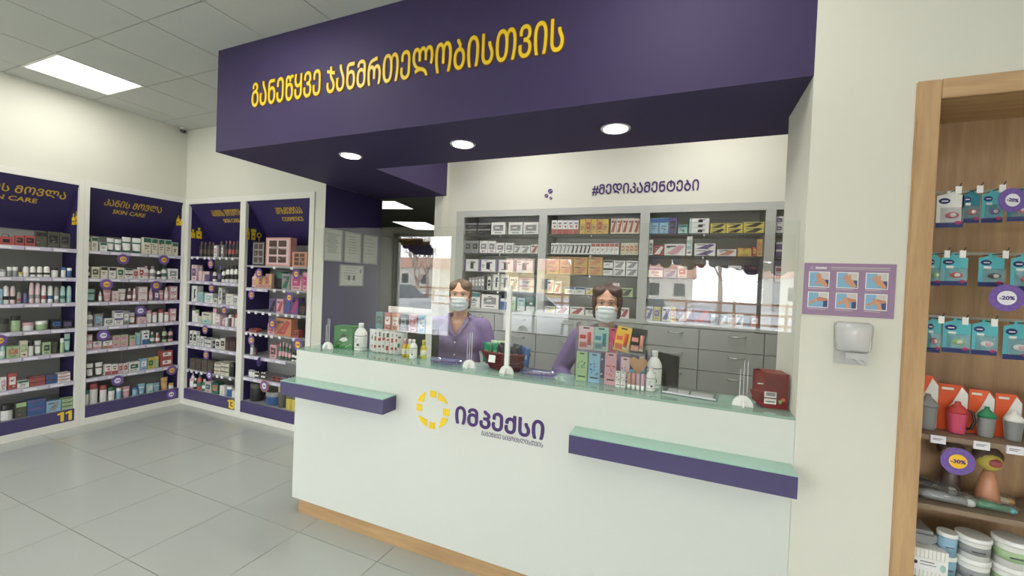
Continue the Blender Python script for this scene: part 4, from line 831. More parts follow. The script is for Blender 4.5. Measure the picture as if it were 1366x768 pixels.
# monitor behind
def monitor(x, y, w, h, rz, label, z0=.8502):
    e = empty('computer_monitor', (x, y, z0), label, 'monitor', 'black monitors on the staff desk', rz)
    b = MB(); b.box((-w/2, -.02, .20), (w/2, .0, .20+h), M_black); b.build('monitor_housing', e, .004)
    b = MB(); b.box((-w/2+.01, .0, .21), (w/2-.01, .001, .19+h), mat('screen_off', rgb(10,12,16), rough=.1)); b.build('display_panel', e)
    b = MB(); b.box((-.02, -.035, .02), (.02, -.02, .30), M_black); b.build('monitor_neck', e)
    b = MB(); b.box((-.08, -.07, 0), (.08, .05, .012), M_black); b.lathe([(.03, .012), (.025, .02)], M_black); b.build('monitor_base', e)
monitor(-1.535, 2.325, .13, .215, -0.15, 'black monitor beside the first pharmacist, behind the left stand')
monitor(-0.085, 2.36, .19, .20, -0.75, 'black monitor turned sideways behind the tall sanitizer bottle')
# coin trays
M_tray = clear_mat('violet_tint_clear', tint=(.86, .82, .95, 1), refl=1.6, body=.18, bodycol=rgb(110,95,160))
for x, y, lab in ((-1.264, 2.085, 'clear violet oval coin tray in front of the first pharmacist'), (-0.705, 2.09, 'clear violet oval coin tray in front of the second pharmacist')):
    e = empty('coin_tray', (x, y, ZT), lab, 'tray', 'clear coin trays on the counter')
    b = MB()
    def sq(r, z): return [Vector((r*math.copysign(abs(math.cos(t))**.55, math.cos(t)), .62*r*math.copysign(abs(math.sin(t))**.55, math.sin(t)), z)) for t in [2*math.pi*k/28 for k in range(28)]]
    b.loft([sq(.085, .010), sq(.10, .014), sq(.102, .026), sq(.099, .026), sq(.095, .017), sq(.02, .015)], M_tray); b.build('tray_dish', e)
    for fx in (-.06, .06):
        for fy in (-.035, .035):
            b = MB(); b.lathe([(.006, 0), (.007, .0105)], M_clear, n=8, c=(fx, fy, 0)); b.build('tray_foot', e)
# wicker basket
M_wick = mat('dark_red_wicker', rgb(95,28,26), rough=0.55)
e = empty('wicker_basket', (-0.93, 2.165, ZT), 'dark red wicker basket of small packets with a white price card', 'basket')
def ring(rx, ry, z, n=40, wav=0, ph=0): return [Vector(((rx+wav*math.cos(k*math.pi+ph))*math.cos(2*math.pi*k/n), (ry+wav*math.cos(k*math.pi+ph))*math.sin(2*math.pi*k/n), z)) for k in range(n)]
b = MB()
for j in range(9):
    z = .006+.0095*j; rx = .098+.0050*j; ry = .050+.0022*j
    pts = ring(rx, ry, z, 36, .0022, math.pi*(j % 2)); pts.append(pts[0]); b.tube(pts, .0048, M_wick, n=5)
b.build('weave', e)
b = MB(); pts = ring(.142, .070, .092, 36); pts.append(pts[0]); b.tube(pts, .0065, M_wick, n=6); b.build('rim', e)
b = MB(); b.loft([ring(.095, .048, .002, 24), ring(.095, .048, .006, 24)], M_wick); b.build('basket_base', e)
b = MB(); b.box((-.022, -.001, -.02), (.022, 0, .02), M_white_plastic); o = b.build('price_card', e); o.location = (-.055, -.069, .062); o.rotation_euler = (-.15, 0, -.1)
def sachet(x, y, z, c, c2, w, h, rx, rz, lab):
    b = MB(); t = .006
    b.loft([[Vector((-w/2, 0, q)), Vector((0, -tt, q)), Vector((w/2, 0, q)), Vector((0, tt, q))] for q, tt in ((0, .001), (h*.2, t), (h*.8, t), (h, .001))], pv(c) if c == 'G' else pm(c))
    b.box((-w*.22, -t*1.05, h*.4), (w*.22, -t*.6, h*.62), pm(c2))
    o = b.build('packet', None, loc=(x, y, z)); o.rotation_euler = (rx, random.uniform(-.25, .25), rz); tag(o, lab, 'packet', 'packets standing in the wicker basket')
M_leafg = None
for k in range(4): sachet(-1.045+k*.028, 2.150+.018*(k % 2), ZT+.030, 'g' if k % 2 else 'G', 'g', .050, .112+.012*(k % 2), -.12, .15*k-.2, f'green leafy packet in the basket, {ORD[k]} from left')
for k in range(5): sachet(-.962+k*.028, 2.140+.020*(k % 2), ZT+.030, 'K', 'Y' if k % 2 else 'W', .056, .110+.010*(k % 2), .08, .12*k-.2, f'black packet in the basket with {"yellow" if k % 2 else "white"} print, {ORD[k]} black one')
for k in range(3): sachet(-.846+k*.020, 2.145+.018*(k % 2), ZT+.030, 'B', 'b', .054, .100+.006*k, .1, -.15*k, f'blue packet at the right of the basket, {ORD[k]} blue one')
# right product stand
e = empty('display_stand', (-0.345, 2.16, ZT), 'clear two tier counter stand with lip balms and cosmetics cards', 'stand')
b = MB(); b.box((-.175, -.05, 0), (-.172, .05, .30), M_clear); b.box((.172, -.05, 0), (.175, .05, .26), M_clear); b.build('side_panel', e)
b = MB(); b.box((-.172, -.045, .158), (.172, .03, .162), M_clear); b.build('tier_shelf', e)
b = MB(); b.box((-.172, -.055, .163), (.172, -.052, .21), M_clear); b.build('front_lip', e)
b = MB(); b.box((-.172, .045, .0), (.172, .048, .31), M_clear); b.build('back_panel', e)
def stand_item(name, x, y, z, w, h, c1, c2, lab, tilt=0, d=.022, cat='box'):
    e = empty(name, (x, y, z), lab, cat, 'packs on the right counter stand', 0)
    e.rotation_euler = (0, tilt, 0)
    b = MB(); b.box((-w/2, -d/2, 0), (w/2, d/2, h), (pv if cat == 'blister pack' and c1 not in 'pt' else pm)(c1)); b.build('carton_body', e, .0006)
    b = MB()
    if cat == 'blister pack':
        b.tube([(w*.22, -d/2-.004, h*.18), (w*.22, -d/2-.004, h*.75)], .009, pv(c2), n=10); b.build('balm_stick', e)
        b = MB(); b.tube([(w*.22, -d/2-.004, h*.12), (w*.22, -d/2-.004, h*.20)], .010, pv('W'), n=10); b.build('balm_base', e); b = MB()
        b.box((-w*.42, -d/2-.001, h*.45), (-w*.02, -d/2, h*.62), pv(c2)); b.box((-w*.42, -d/2-.001, h*.08), (w*.05, -d/2, h*.3), pv(c2)); b.box((-w*.2, -d/2-.001, h*.9), (w*.2, -d/2, h*.96), M_black)
    else:
        b.box((-w*.2, -d/2-.001, h*.92), (w*.2, -d/2, h*.96), M_black); b.box((-w*.3, -d/2-.001, h*.14), (w*.35, -d/2, h*.18), M_black)
        random.seed(int(w*1000)+ord(c1[0]))
        for q in range(12):
            xx = random.uniform(-.4, .3)*w; zz = random.uniform(.25, .66)*h; b.box((xx, -d/2-.001, zz), (xx+w*.1, -d/2, zz+h*.045), pv(c2))
    b.build('printed_front', e)
stand_item('cosmetic_carton', -.482, 2.125, ZT, .058, .150, 'g', 'G', 'pale green cosmetics carton with leaf print, leftmost on lower tier')
stand_item('cosmetic_carton', -.418, 2.125, ZT, .058, .150, 'b', 'B', 'pale blue cosmetics carton with blue dots on lower tier')
stand_item('cosmetic_carton', -.335, 2.120, ZT, .056, .160, 'P', 'R', 'pink cosmetics carton with swirl print on lower tier')
stand_item('cosmetic_carton', -.268, 2.150, ZT, .044, .140, 'p', 'V', 'dusty pink cosmetics carton behind the small white boxes')
stand_item('lip_balm_box', -.293, 2.095, ZT, .022, .078, 'W', 'N', 'small white lip balm box, left of two', d=.02)
stand_item('lip_balm_box', -.268, 2.095, ZT, .022, .078, 'W', 'P', 'small white lip balm box with pink print, right of two', d=.02)
for k in range(4):
    e = empty('lip_balm', (-.240+k*.0215, 2.090, ZT), f'pink lip balm stick, {ORD[k]} from left in front of stand', 'lip balm', 'lip balm sticks in front of the stand')
    b = MB(); b.lathe([(.008, .022), (.009, .023), (.009, .076), (.007, .078)], pm('L' if k < 2 else 'P'), n=14); b.build('cap', e)
    b = MB(); b.lathe([(.0093, 0), (.0093, .0225)], pv('W'), n=14); b.build('base', e)
e = empty('heart_card', (-.205, 2.135, ZT), 'tan heart shaped display card on a blue backing', 'card')
b = MB(); b.box((-.038, 0, 0), (.038, .004, .085), pv('b')); b.build('card_backing', e)
b = MB(); b.prism([(0, .06), (.042, .115), (.04, .14), (.022, .15), (0, .138), (-.022, .15), (-.04, .14), (-.042, .115)], -.004, .0, mat('heart_tan', rgb(190,150,110))); b.build('heart', e)
stand_item('lip_care_pack', -.470, 2.14, ZT+.163, .078, .118, 'p', 'R', 'pink and red lip care blister pack, leftmost on upper tier', d=.008, cat='blister pack')
stand_item('lip_care_pack', -.390, 2.13, ZT+.163, .072, .120, 't', 'T', 'teal lip care blister pack on upper tier', d=.008, cat='blister pack')
stand_item('lip_care_pack', -.335, 2.15, ZT+.163, .050, .118, 'P', 'M', 'magenta lip care blister pack half hidden on upper tier', d=.008, cat='blister pack')
stand_item('lip_care_pack', -.292, 2.13, ZT+.172, .072, .122, 'Y', 'O', 'yellow and orange lip care blister pack tilted on upper tier', tilt=.14, d=.008, cat='blister pack')
stand_item('lip_care_pack', -.214, 2.14, ZT+.168, .075, .122, 'K', 'L', 'black lip care blister pack, rightmost on upper tier', tilt=.08, d=.008, cat='blister pack')
e = empty('pump_tube', (-.195, 2.245, ZT), 'white flared pump nozzle behind the sanitizer bottles', 'pump')
b = MB(); b.lathe([(.016, 0), (.016, .16), (.014, .17), (.013, .20), (.024, .225), (.026, .232)], M_white_plastic, n=18); b.build('nozzle', e)
# flat clear leaflet holder
e = empty('leaflet_tray', (.035, 2.135, ZT), 'flat clear acrylic leaflet tray lying beside the right screen foot', 'tray')
e.rotation_euler = (0, 0, -.12)
b = MB(); b.box((-.115, -.06, 0), (.115, .06, .003), M_clear); b.box((-.115, -.06, .012), (.115, .06, .015), M_clear); b.box((.112, -.06, .003), (.115, .06, .012), mat('acrylic_edge', rgb(205,205,210))); b.box((-.115, -.06, .003), (.115, -.057, .012), mat('acrylic_edge', rgb(205,205,210))); b.build('acrylic_tray', e)
b = MB(); b.box((-.10, -.05, .0032), (-.005, .05, .0042), M_white_plastic); b.box((.005, -.05, .0032), (.10, .05, .0042), M_white_plastic); b.build('paper_insert', e)
# red box
M_red = mat('dark_red_carton', rgb(120,16,22), rough=0.45)
e = empty('sweets_box', (.350, 2.128, ZT), 'dark red open carton with barcode label at the right end of counter', 'box', rz=.12)
b = MB(); b.box((-.03, -.05, 0), (.062, .05, .150), M_red)
b.face([(-.03, -.05, 0), (-.03, -.05, .150), (-.065, -.01, .156), (-.062, -.01, .02)], M_red)
b.face([(-.03, .05, 0), (-.065, -.01, .02), (-.065, -.01, .156), (-.03, .05, .15)], M_red)
b.prism([(-.03, 0.0), (-.03, .06), (-.085, .075), (-.072, .035)], -.052, -.049, M_red)
b.build('carton_body', e)
b = MB(); b.box((-.028, -.0515, .045), (.018, -.0505, .07), M_white_plastic); b.box((-.028, -.0515, .018), (.018, -.0505, .04), M_white_plastic)
for q in range(12): b.box((-.022+q*.003, -.0522, .053), (-.0205+q*.003, -.0515, .067), M_black)
b.box((-.022, -.0522, .026), (.012, -.0515, .03), M_black)
for q in range(7): b.box((-.02, -.0512, .09+q*.007), (.05, -.0505, .0925+q*.007), mat('dark_red_print', rgb(105,15,20)))
b.ball((.045, -.05, .04), (.008, .001, .008), pv('O')); b.ball((.033, -.05, .03), (.006, .001, .009), pv('g')); b.build('printed_label', e)
b = MB(); b.box((-.056, -.052, .10), (-.034, -.0495, .104), M_white_plastic); b.ball((-.05, -.048, .05), (.009, .002, .012), pv('O')); b.ball((-.042, -.048, .035), (.008, .002, .008), pv('W')); b.build('printed_front', e)
# ================================================================ poster and dispenser on the pier
M_post = mat('poster_mauve', rgb(150,122,152), rough=0.45)
e = empty('handwash_poster', (.5695, YF, 1.619), 'mauve hand washing poster with six photos on the white pier', 'poster')
b = MB(); b.box((-.1430, -.003, -.1015), (.1430, -.0005, .1015), M_post); b.build('poster_sheet', e)
M_skin = mat('photo_skin', rgb(205,150,115)); M_sky = mat('photo_blue', rgb(130,175,205)); M_sleeve = mat('photo_navy', rgb(60,75,120)); M_pale = mat('photo_pale', rgb(205,200,195))
for r in range(2):
    for c in range(3):
        x = -.093+c*.090; z = .037-r*.0795
        b = MB(); b.box((x-.034, -.0036, z-.031), (x+.034, -.003, z+.031), M_white_plastic)
        b.box((x-.031, -.0040, z-.028), (x+.031, -.0036, z+.028), M_sky); b.box((x-.0, -.0042, z+.0), (x+.031, -.0040, z+.028), M_pale)
        b.box((x+.017, -.0044, z-.028), (x+.031, -.0042, z+.0), M_sleeve)
        # hand silhouette: palm, forearm and fingers
        y0, y1 = -.0048, -.0044
        if r == 0:
            b.prism([(x-.004, z-.012), (x+.012, z-.018), (x+.018, z+.0), (x+.006, z+.010), (x-.008, z+.004)], y0, y1, M_skin)
            b.prism([(x+.004, z-.018), (x+.020, z-.028), (x+.030, z-.024), (x+.018, z-.002)], y0-.0002, y1, M_skin)
            for q, (dx, dz) in enumerate([(-.016, .008), (-.010, .018), (-.002, .023), (.008, .021)] if c else [(-.008, .02), (-.003, .023), (.003, .022), (-.014, -.02)]):
                ax, az = (x-.004+q*.004, z+.002)
                nx, nz = dz*.14, -dx*.14
                b.prism([(ax-nx, az-nz), (ax+nx, az+nz), (x+dx+nx, z+dz+nz), (x+dx-nx, z+dz-nz)], y0-.0001*q, y1, M_skin)
        else:
            b.prism([(x-.030, z-.018), (x-.028, z-.010), (x-.006, z+.006), (x+.008, z+.008), (x+.012, z+.0), (x-.006, z-.008)], y0, y1, M_skin)
            b.prism([(x-.006, z+.004), (x+.004, z+.012), (x+.030, z+.006), (x+.030, z-.002), (x+.004, z-.006)], y0-.0003, y1, mat('photo_skin_b', rgb(190,130,100)))
            if c: b.prism([(x-.008+.008*c, z-.028), (x+.004+.008*c, z-.028), (x+.002+.004*c, z+.002), (x-.012, z+.018)], y0-.0004, y1, M_skin)
        b.box((x-.034, -.0035, z-.0375), (x+.026-.006*c, -.003, z-.0355), M_pale)
        b.build('photo_panel', e)
b = MB(); b.box((-.055, -.0035, .084), (.125, -.003, .0865), M_pale); b.box((-.055, -.0035, .078), (.125, -.003, .0795), M_pale)
b.lathe([(.006, 0), (.006, .0005)], mat('poster_light_mauve', rgb(175,150,185)), n=16, mx=Matrix.Translation((-.119, -.003, .0825)) @ Matrix.Rotation(math.pi/2, 4, 'X')); b.build('poster_print', e)
text('ᲘᲛᲞᲔᲥᲡᲘ', e, (-.088, -.0032, .0825), M_white_plastic, width=.036, height=.008, ext=.0003, fat=.0005)
e = empty('hand_sanitizer_dispenser', (.588, YF, 1.335), 'clear plastic hand sanitizer dispenser on the pier below the poster', 'dispenser')
M_dcl = clear_mat('dispenser_clear', tint=(.95, .96, .96, 1), refl=1.2, body=.5, bodycol=rgb(240,240,240))
b = MB(); b.box((-.052, -.012, .0), (.052, -.0005, .155), M_dcl); b.build('back_plate', e, .002)
b = MB()
b.loft([[Vector((x, y, z)) for x, y in ((-w, 0), (-w, -d*.6), (-w*.6, -d), (w*.6, -d), (w, -d*.6), (w, 0))] for z, w, d in ((.052, .046, .055), (.06, .052, .07), (.14, .055, .075), (.155, .054, .068), (.163, .045, .05))], M_dcl)
b.build('cover', e)
b = MB(); b.box((-.012, -.060, .06), (.042, -.018, .14), M_white_plastic); b.box((-.006, -.061, .115), (.034, -.060, .121), pv('R')); b.build('refill_bag', e)
b = MB(); b.tube([(.0, -.04, .052), (.0, -.05, .03), (.024, -.055, .012)], .008, M_dcl); b.box((-.03, -.062, .028), (.035, -.048, .05), M_dcl); b.build('push_lever', e)

# ================================================================ oak cabinet recessed in the pier
e = empty('oak_cabinet', (1.30, YF, 0), 'light oak shelving cabinet with open front at the right edge', 'cabinet')
def oc(o): o.location = (-1.30, -YF, 0); return o
b = MB(); b.box((.741, YF-.012, 0), (.808, YF+.02, 2.385), M_oak); b.box((.745, YF+.02, 0), (.808, 2.27, 2.34), M_oak); oc(b.build('side_post', e, .003))
b = MB(); b.box((1.79, YF-.012, 0), (1.857, YF+.02, 2.385), M_oak); b.box((1.79, YF+.02, 0), (1.85, 2.27, 2.34), M_oak); oc(b.build('side_post', e, .003))
b = MB(); b.box((.808, YF-.012, 2.315), (1.79, YF+.02, 2.385), M_oak_h); b.box((.808, YF+.02, 2.315), (1.79, 2.27, 2.34), M_oak_h); oc(b.build('top_rail', e, .002))
b = MB(); b.box((.808, 2.25, .06), (1.79, 2.27, 2.315), M_oak_back); oc(b.build('back_panel', e))
b = MB(); b.box((.808, YF, 0), (1.79, YF+.02, .08), M_oak_h); oc(b.build('plinth', e))
M_oshelf = mat('oak_shelf_edge_grey', rgb(140,120,100), rough=.4)
for z in (1.10, .842, .565, .30):
    b = MB(); b.box((.809, YF+.03, z-.018), (1.789, 2.249, z), M_oshelf if z < 1.2 else M_oak_h); oc(b.build('shelf', e))
M_rail = mat('rail_metal', rgb(165,160,150), rough=.3, metal=.6)
M_pegk = mat('peg_black', rgb(40,38,36), rough=.4)
RZ = [1.995, 1.768, 1.532]
for z in RZ:
    b = MB(); b.box((.809, 2.048, z-.004), (1.789, 2.062, z+.006), M_rail); o = oc(b.build('rail', e))
TXS = [.868, .965, 1.06, 1.16, 1.26, 1.36, 1.46, 1.56, 1.66]
M_bag = clear_mat('blister_clear', tint=(.95, .96, .97, 1), refl=1.5, body=.10)
NPK = 0
def hangpack(x, y, ztop, w, h, body, item, lab, rz=0.0):
    p = empty('hanging_pack', (x, y, ztop), lab, 'blister pack', 'hanging baby care packs in the oak cabinet', rz)
    b = MB(); b.prism([(-w/2, -h), (w/2, -h), (w/2, -.012), (w*.15, -.004), (w*.12, .006), (-w*.12, .006), (-w*.15, -.004), (-w/2, -.012)], -.001, .001, pv(body)); b.box((-w/2, -.0016, -h), (w/2, -.001, -h*.86), M_navy); b.build('backing_card', p)
    b = MB(); b.ball((-w*.22, -.0016, -h*.24), (w*.22, .0012, h*.085), M_navy, n=14); b.box((-w*.33, -.0034, -h*.26), (-w*.1, -.0028, -h*.23), M_white_plastic)
    b.build('printed_logo', p)
    b = MB(); b.ball((w*.32, -.002, -h*.86), (w*.13, .001, h*.055), pv('M'), n=12); b.build('pink_dot', p)
    b = MB(); b.box((-w*.30, -.0018, -h*.42), (-w*.02, -.001, -h*.36), M_white_plastic); b.build('printed_line', p)
    b = MB()
    if item in 'gRPWVK':
        b.ball((w*.05, -.009, -h*.66), (w*.26, .007, h*.09), pv(item)); b.ball((w*.05, -.014, -h*.66), (w*.12, .006, h*.06), pv('W' if item != 'W' else 'p'))
        b.build('pacifier', p)
    b = MB(); b.loft([[Vector((w*.05+sx*w*.40, -.0012, -h*.66+sz*h*.24)) for sx, sz in ((-1, -1), (1, -1), (1, 1), (-1, 1))], [Vector((w*.05+sx*w*.34, -.020, -h*.66+sz*h*.19)) for sx, sz in ((-1, -1), (1, -1), (1, 1), (-1, 1))]], M_bag, smooth=False); b.build('blister', p)
    b = MB(); b.tube([(0, .03, .0), (0, -.045, .003), (.006, -.052, .022)], .0016, M_pegk, n=6); b.build('peg', p)
    b = MB(); b.box((-.008, -.049, -.014), (.008, -.046, .012), M_white_plastic); b.build('price_clip', p)
M_navy = mat('navy_card', rgb(40,50,110), rough=.35)
def hp(row, k, x, w, h, body, item, rz=0, y=2.02):
    zt = RZ[row]-.006; nm = ['upper','middle','lower'][row]
    hangpack(x, y, zt, w, h, body, item, f"{PAL[body][0]} hanging pack with {PAL[item][0]} pacifier, {ORD[k]} from left on {nm} rail", rz)
for k, (x, w, h, bo, it) in enumerate([(.872, .075, .128, 'W', 'P'), (.928, .048, .112, 'T', 'R'), (.985, .055, .112, 't', 'V'), (1.055, .062, .108, 'T', 'P'), (1.13, .07, .12, 't', 'g'), (1.22, .07, .12, 'W', 'R'), (1.32, .07, .12, 't', 'P'), (1.43, .07, .12, 'T', 'W'), (1.54, .07, .12, 't', 'g'), (1.66, .07, .12, 'T', 'R')]): hp(0, k, x, w, h, bo, it)
for k, (x, w, h, bo, it, rz) in enumerate([(.838, .04, .115, 't', 'g', .3), (.893, .074, .112, 't', 'R', 0), (.992, .078, .112, 't', 'K', .25), (1.075, .075, .125, 't', 'P', .2), (1.16, .07, .12, 'T', 'W', 0), (1.25, .07, .12, 't', 'g', .1), (1.35, .07, .12, 't', 'R', 0), (1.46, .07, .12, 'T', 'P', 0), (1.58, .07, .12, 't', 'V', .1), (1.69, .07, .12, 't', 'g', 0)]): hp(1, k, x, w, h, bo, it, rz)
for k, (x, w, h, bo, it, rz) in enumerate([(.846, .042, .125, 't', 'P', 0), (.910, .076, .120, 't', 'g', 0), (.985, .068, .120, 't', 'W', 0), (1.068, .078, .128, 't', 'W', .2), (1.15, .07, .12, 'T', 'V', .1), (1.24, .07, .12, 't', 'R', 0), (1.34, .07, .12, 'T', 'g', .1), (1.45, .07, .12, 't', 'P', 0), (1.56, .07, .12, 't', 'V', 0), (1.67, .07, .12, 'T', 'R', 0)]): hp(2, k, x, w, h, bo, it, rz)
# cup cartons on the shelf at 1.10
def cup(x, y, w, h, body, lid, lab, k):
    p = empty('baby_cup', (x, y, 1.1008), lab, 'cup', 'carded baby cups on the oak shelf')
    b = MB()
    b.prism([(-w/2, .0), (w/2, .0), (w/2, h*.85), (w*.3, h), (-w/2, h)], .034, .036, pv('O')); b.prism([(-w*.1, .0), (w/2, .0), (w/2, h*.82), (w*.28, h*.96), (w*.0, h*.62), (-w*.2, h*.45)], .032, .034, pv('W')); b.box((-w*.40, .0315, h*.88), (w*.0, .0335, h*.93), pv('W')); b.build('backing_card', p)
    b = MB(); r = w*.36; b.lathe([(r*.78, .002), (r*.80, .006), (r*.95, h*.42), (r, h*.44)], pv(body), n=18, sy=.8); b.build('cup_body', p)
    b = MB(); b.lathe([(r*1.02, h*.44), (r*1.02, h*.50), (r*.6, h*.58), (r*.3, h*.62), (r*.25, h*.68)], pv(lid), n=18, sy=.8); b.build('cup_lid', p)
    if k == 1:
        b = MB(); b.tube([(r*.8, 0, h*.52), (r*1.35, -.005, h*.48), (r*1.5, -.008, h*.3), (r*1.2, -.005, h*.14), (r*.8, 0, h*.12)], .005, M_black, n=8); b.build('handle', p)
for k, (x, w, h, bo, li, lab) in enumerate([(.865, .085, .20, 'S', 'S', 'smoky grey baby cup on white and orange card, leftmost'), (.951, .084, .175, 'P', 'R', 'raspberry pink baby cup with black handle'), (1.031, .070, .165, 'S', 'G', 'grey baby cup with green lid on orange card'), (1.104, .070, .16, 'S', 'W', 'grey baby cup with white lid on orange card'), (1.19, .08, .17, 'b', 'B', 'light blue baby cup with blue lid'), (1.30, .08, .17, 'P', 'V', 'pink baby cup with violet lid'), (1.42, .08, .17, 'g', 'G', 'light green baby cup with green lid'), (1.55, .08, .17, 'S', 'R', 'grey baby cup with red lid'), (1.67, .08, .17, 't', 'T', 'pale teal baby cup at the far right')]):
    cup(x, 2.075, w, h, bo, li, lab, k)
for k, x in enumerate((.868, .985, 1.07, 1.20, 1.35, 1.5)):
    b = MB(); b.box((x-.021, YF+.022, 1.073), (x+.021, YF+.0285, 1.101), M_tagw); b.box((x-.016, YF+.0215, 1.085), (x+.006, YF+.022, 1.087), INK); b.box((x-.016, YF+.0215, 1.090), (x+.012, YF+.022, 1.092), INK); oc(b.build('price_tag', e))
# bagged toys and brushes on the shelf at 0.842
def toy(x, y, c1, c2, lab, s=1.0):
    p = empty('toy_ball', (x, y, .8428), lab, 'toy', 'bagged toys on the oak shelf')
    b = MB(); b.ball((0, 0, .155*s), (.034*s, .030*s, .034*s), pm(c1), n=16, k=10); b.build('toy_head', p)
    b = MB(); b.ball((.004, -.022*s, .156*s), (.020*s, .012*s, .016*s), pm(c2), n=12); b.build('toy_face', p)
    b = MB(); b.lathe([(.030*s, 0), (.033*s, .02), (.024*s, .09*s), (.012*s, .122*s)], pm('O' if c1 == 'Y' else 'N'), n=14); b.build('toy_body', p)
    b = MB(); b.ball((0, .01, .170*s), (.042*s, .030*s, .036*s), pm('N'), n=14); b.build('toy_hood', p)
toy(.985, 2.17, 'p', 'W', 'brown hooded soft toy with pale face behind the thirty percent badge')
toy(1.062, 2.11, 'Y', 'R', 'soft toy with yellow and red round face in brown hood', 1.05)
def rattle(x, y, rz, body, tip, L, lab, r=.018, z=.8428):
    p = empty('bagged_brush', (x, y, z), lab, 'brush', 'bagged brushes lying on the oak shelf', rz)
    b = MB(); b.tube([(-L/2, 0, r), (-L*.2, 0, r*1.1), (L*.1, 0, r), (L*.42, 0, r*.8)], r, pv(body), n=12, rs=[r*.5, r, r*.8, r*.55]); b.build('brush_body', p)
    b = MB(); b.ball((L*.44, 0, r*.8), (r*.8, r*.7, r*.7), pv(tip)); b.build('brush_tip', p)
    b = MB(); b.loft([[Vector((-L*.56+s*L*1.14, r*1.9*math.cos(t)*(.15 if s in (0, 1) else 1), r*1.25+r*1.2*math.sin(t)*(.3 if s in (0, 1) else 1))) for t in [2*math.pi*q/14 for q in range(14)]] for s in (0, .15, .5, .85, 1)], M_bag); b.build('clear_bag', p)
rattle(.912, 2.055, -.10, 'S', 'W', .17, 'grey bristle brush in a clear bag, front left on shelf', .020)
rattle(.905, 2.150, -.20, 'K', 'W', .16, 'black bristle brush in a clear bag behind the grey one', .022)
rattle(1.045, 2.06, -.08, 'G', 't', .13, 'green handled brush with pale teal tip in a clear bag', .016)
rattle(1.10, 2.14, .15, 'C', 'A', .10, 'cream brush in a clear bag at the back right', .016)
for k, x in enumerate((1.25, 1.42, 1.6)): rattle(x, 2.10, .1*k, ['b', 'S', 'P'][k], 'W', .14, ['light blue', 'plain grey', 'pink'][k]+' brush in a clear bag farther right on shelf', .02)
# bottom shelf 0.565: wipes and buckets
p0 = empty('wipes_box', (.872, 2.07, .5658), 'white ribbed box of wipes at the left of the lower oak shelf', 'box')
b = MB()
for k in range(9): b.box((-.052+.0115*k, -.06, 0), (-.043+.0115*k, .10, .108), M_white_plastic)
b.box((-.052, -.058, .002), (.049, .098, .106), pm('C')); b.build('ribbed_body', p0)
b = MB(); b.box((-.050, -.0615, .028), (.048, -.060, .075), M_white_plastic); b.ball((-.043, -.0615, .055), (.006, .0008, .007), M_black); b.ball((.035, -.0615, .048), (.008, .0008, .014), pm('t')); b.box((-.03, -.0622, .06), (.01, -.0615, .063), INK); b.box((-.03, -.0622, .05), (.015, -.0615, .052), INK); b.build('printed_label', p0)
p0 = empty('cloth_bundle', (.86, 2.10, .6735), 'dark grey folded bundle on top of the ribbed wipes box', 'bundle')
b = MB(); b.box((-.045, -.06, 0), (.045, .06, .05), pm('S')); b.build('bundle_cloth', p0, .012)
def bucket(x, y, z, r, h, c, lab, body='W'):
    p = empty('lidded_tub', (x, y, z), lab, 'tub', 'white lidded tubs on the lower oak shelf')
    b = MB(); b.lathe([(r*.92, 0), (r, h*.82)], pm(body), n=24); b.build('tub_body', p)
    b = MB(); b.lathe([(r*1.04, h*.82), (r*1.05, h*.86), (r*1.05, h*.97), (r*.98, h)], M_white_plastic, n=24); b.build('lid', p)
    b = MB(); b.lathe([(r*.955, h*.25), (r*.985, h*.62)], pm(c), n=24); b.box((-r*.5, -r*1.01, h*.4), (r*.3, -r*.9, h*.44), INK); b.build('printed_label', p)
bucket(.936, 2.06, .5658, .028, .085, 'b', 'slim light blue tub, lower of two', 'b'); bucket(.936, 2.06, .6505, .028, .085, 'b', 'slim light blue tub, upper of two', 'b')
bucket(1.012, 2.07, .5658, .046, .095, 'S', 'white tub with grey print, lower of two'); bucket(1.012, 2.07, .6605, .046, .080, 'S', 'white tub with grey print, upper of two')
bucket(1.112, 2.07, .5658, .046, .095, 'g', 'white tub with green print, lower of two'); bucket(1.112, 2.07, .6605, .046, .095, 'g', 'white tub with green print, upper of two')
for k, x in enumerate((1.22, 1.34, 1.46, 1.6)): bucket(x, 2.07, .5658, .046, .10, 'SgbP'[k], f'white tub with {PAL["SgbP"[k]][0]} print farther right on lower shelf')

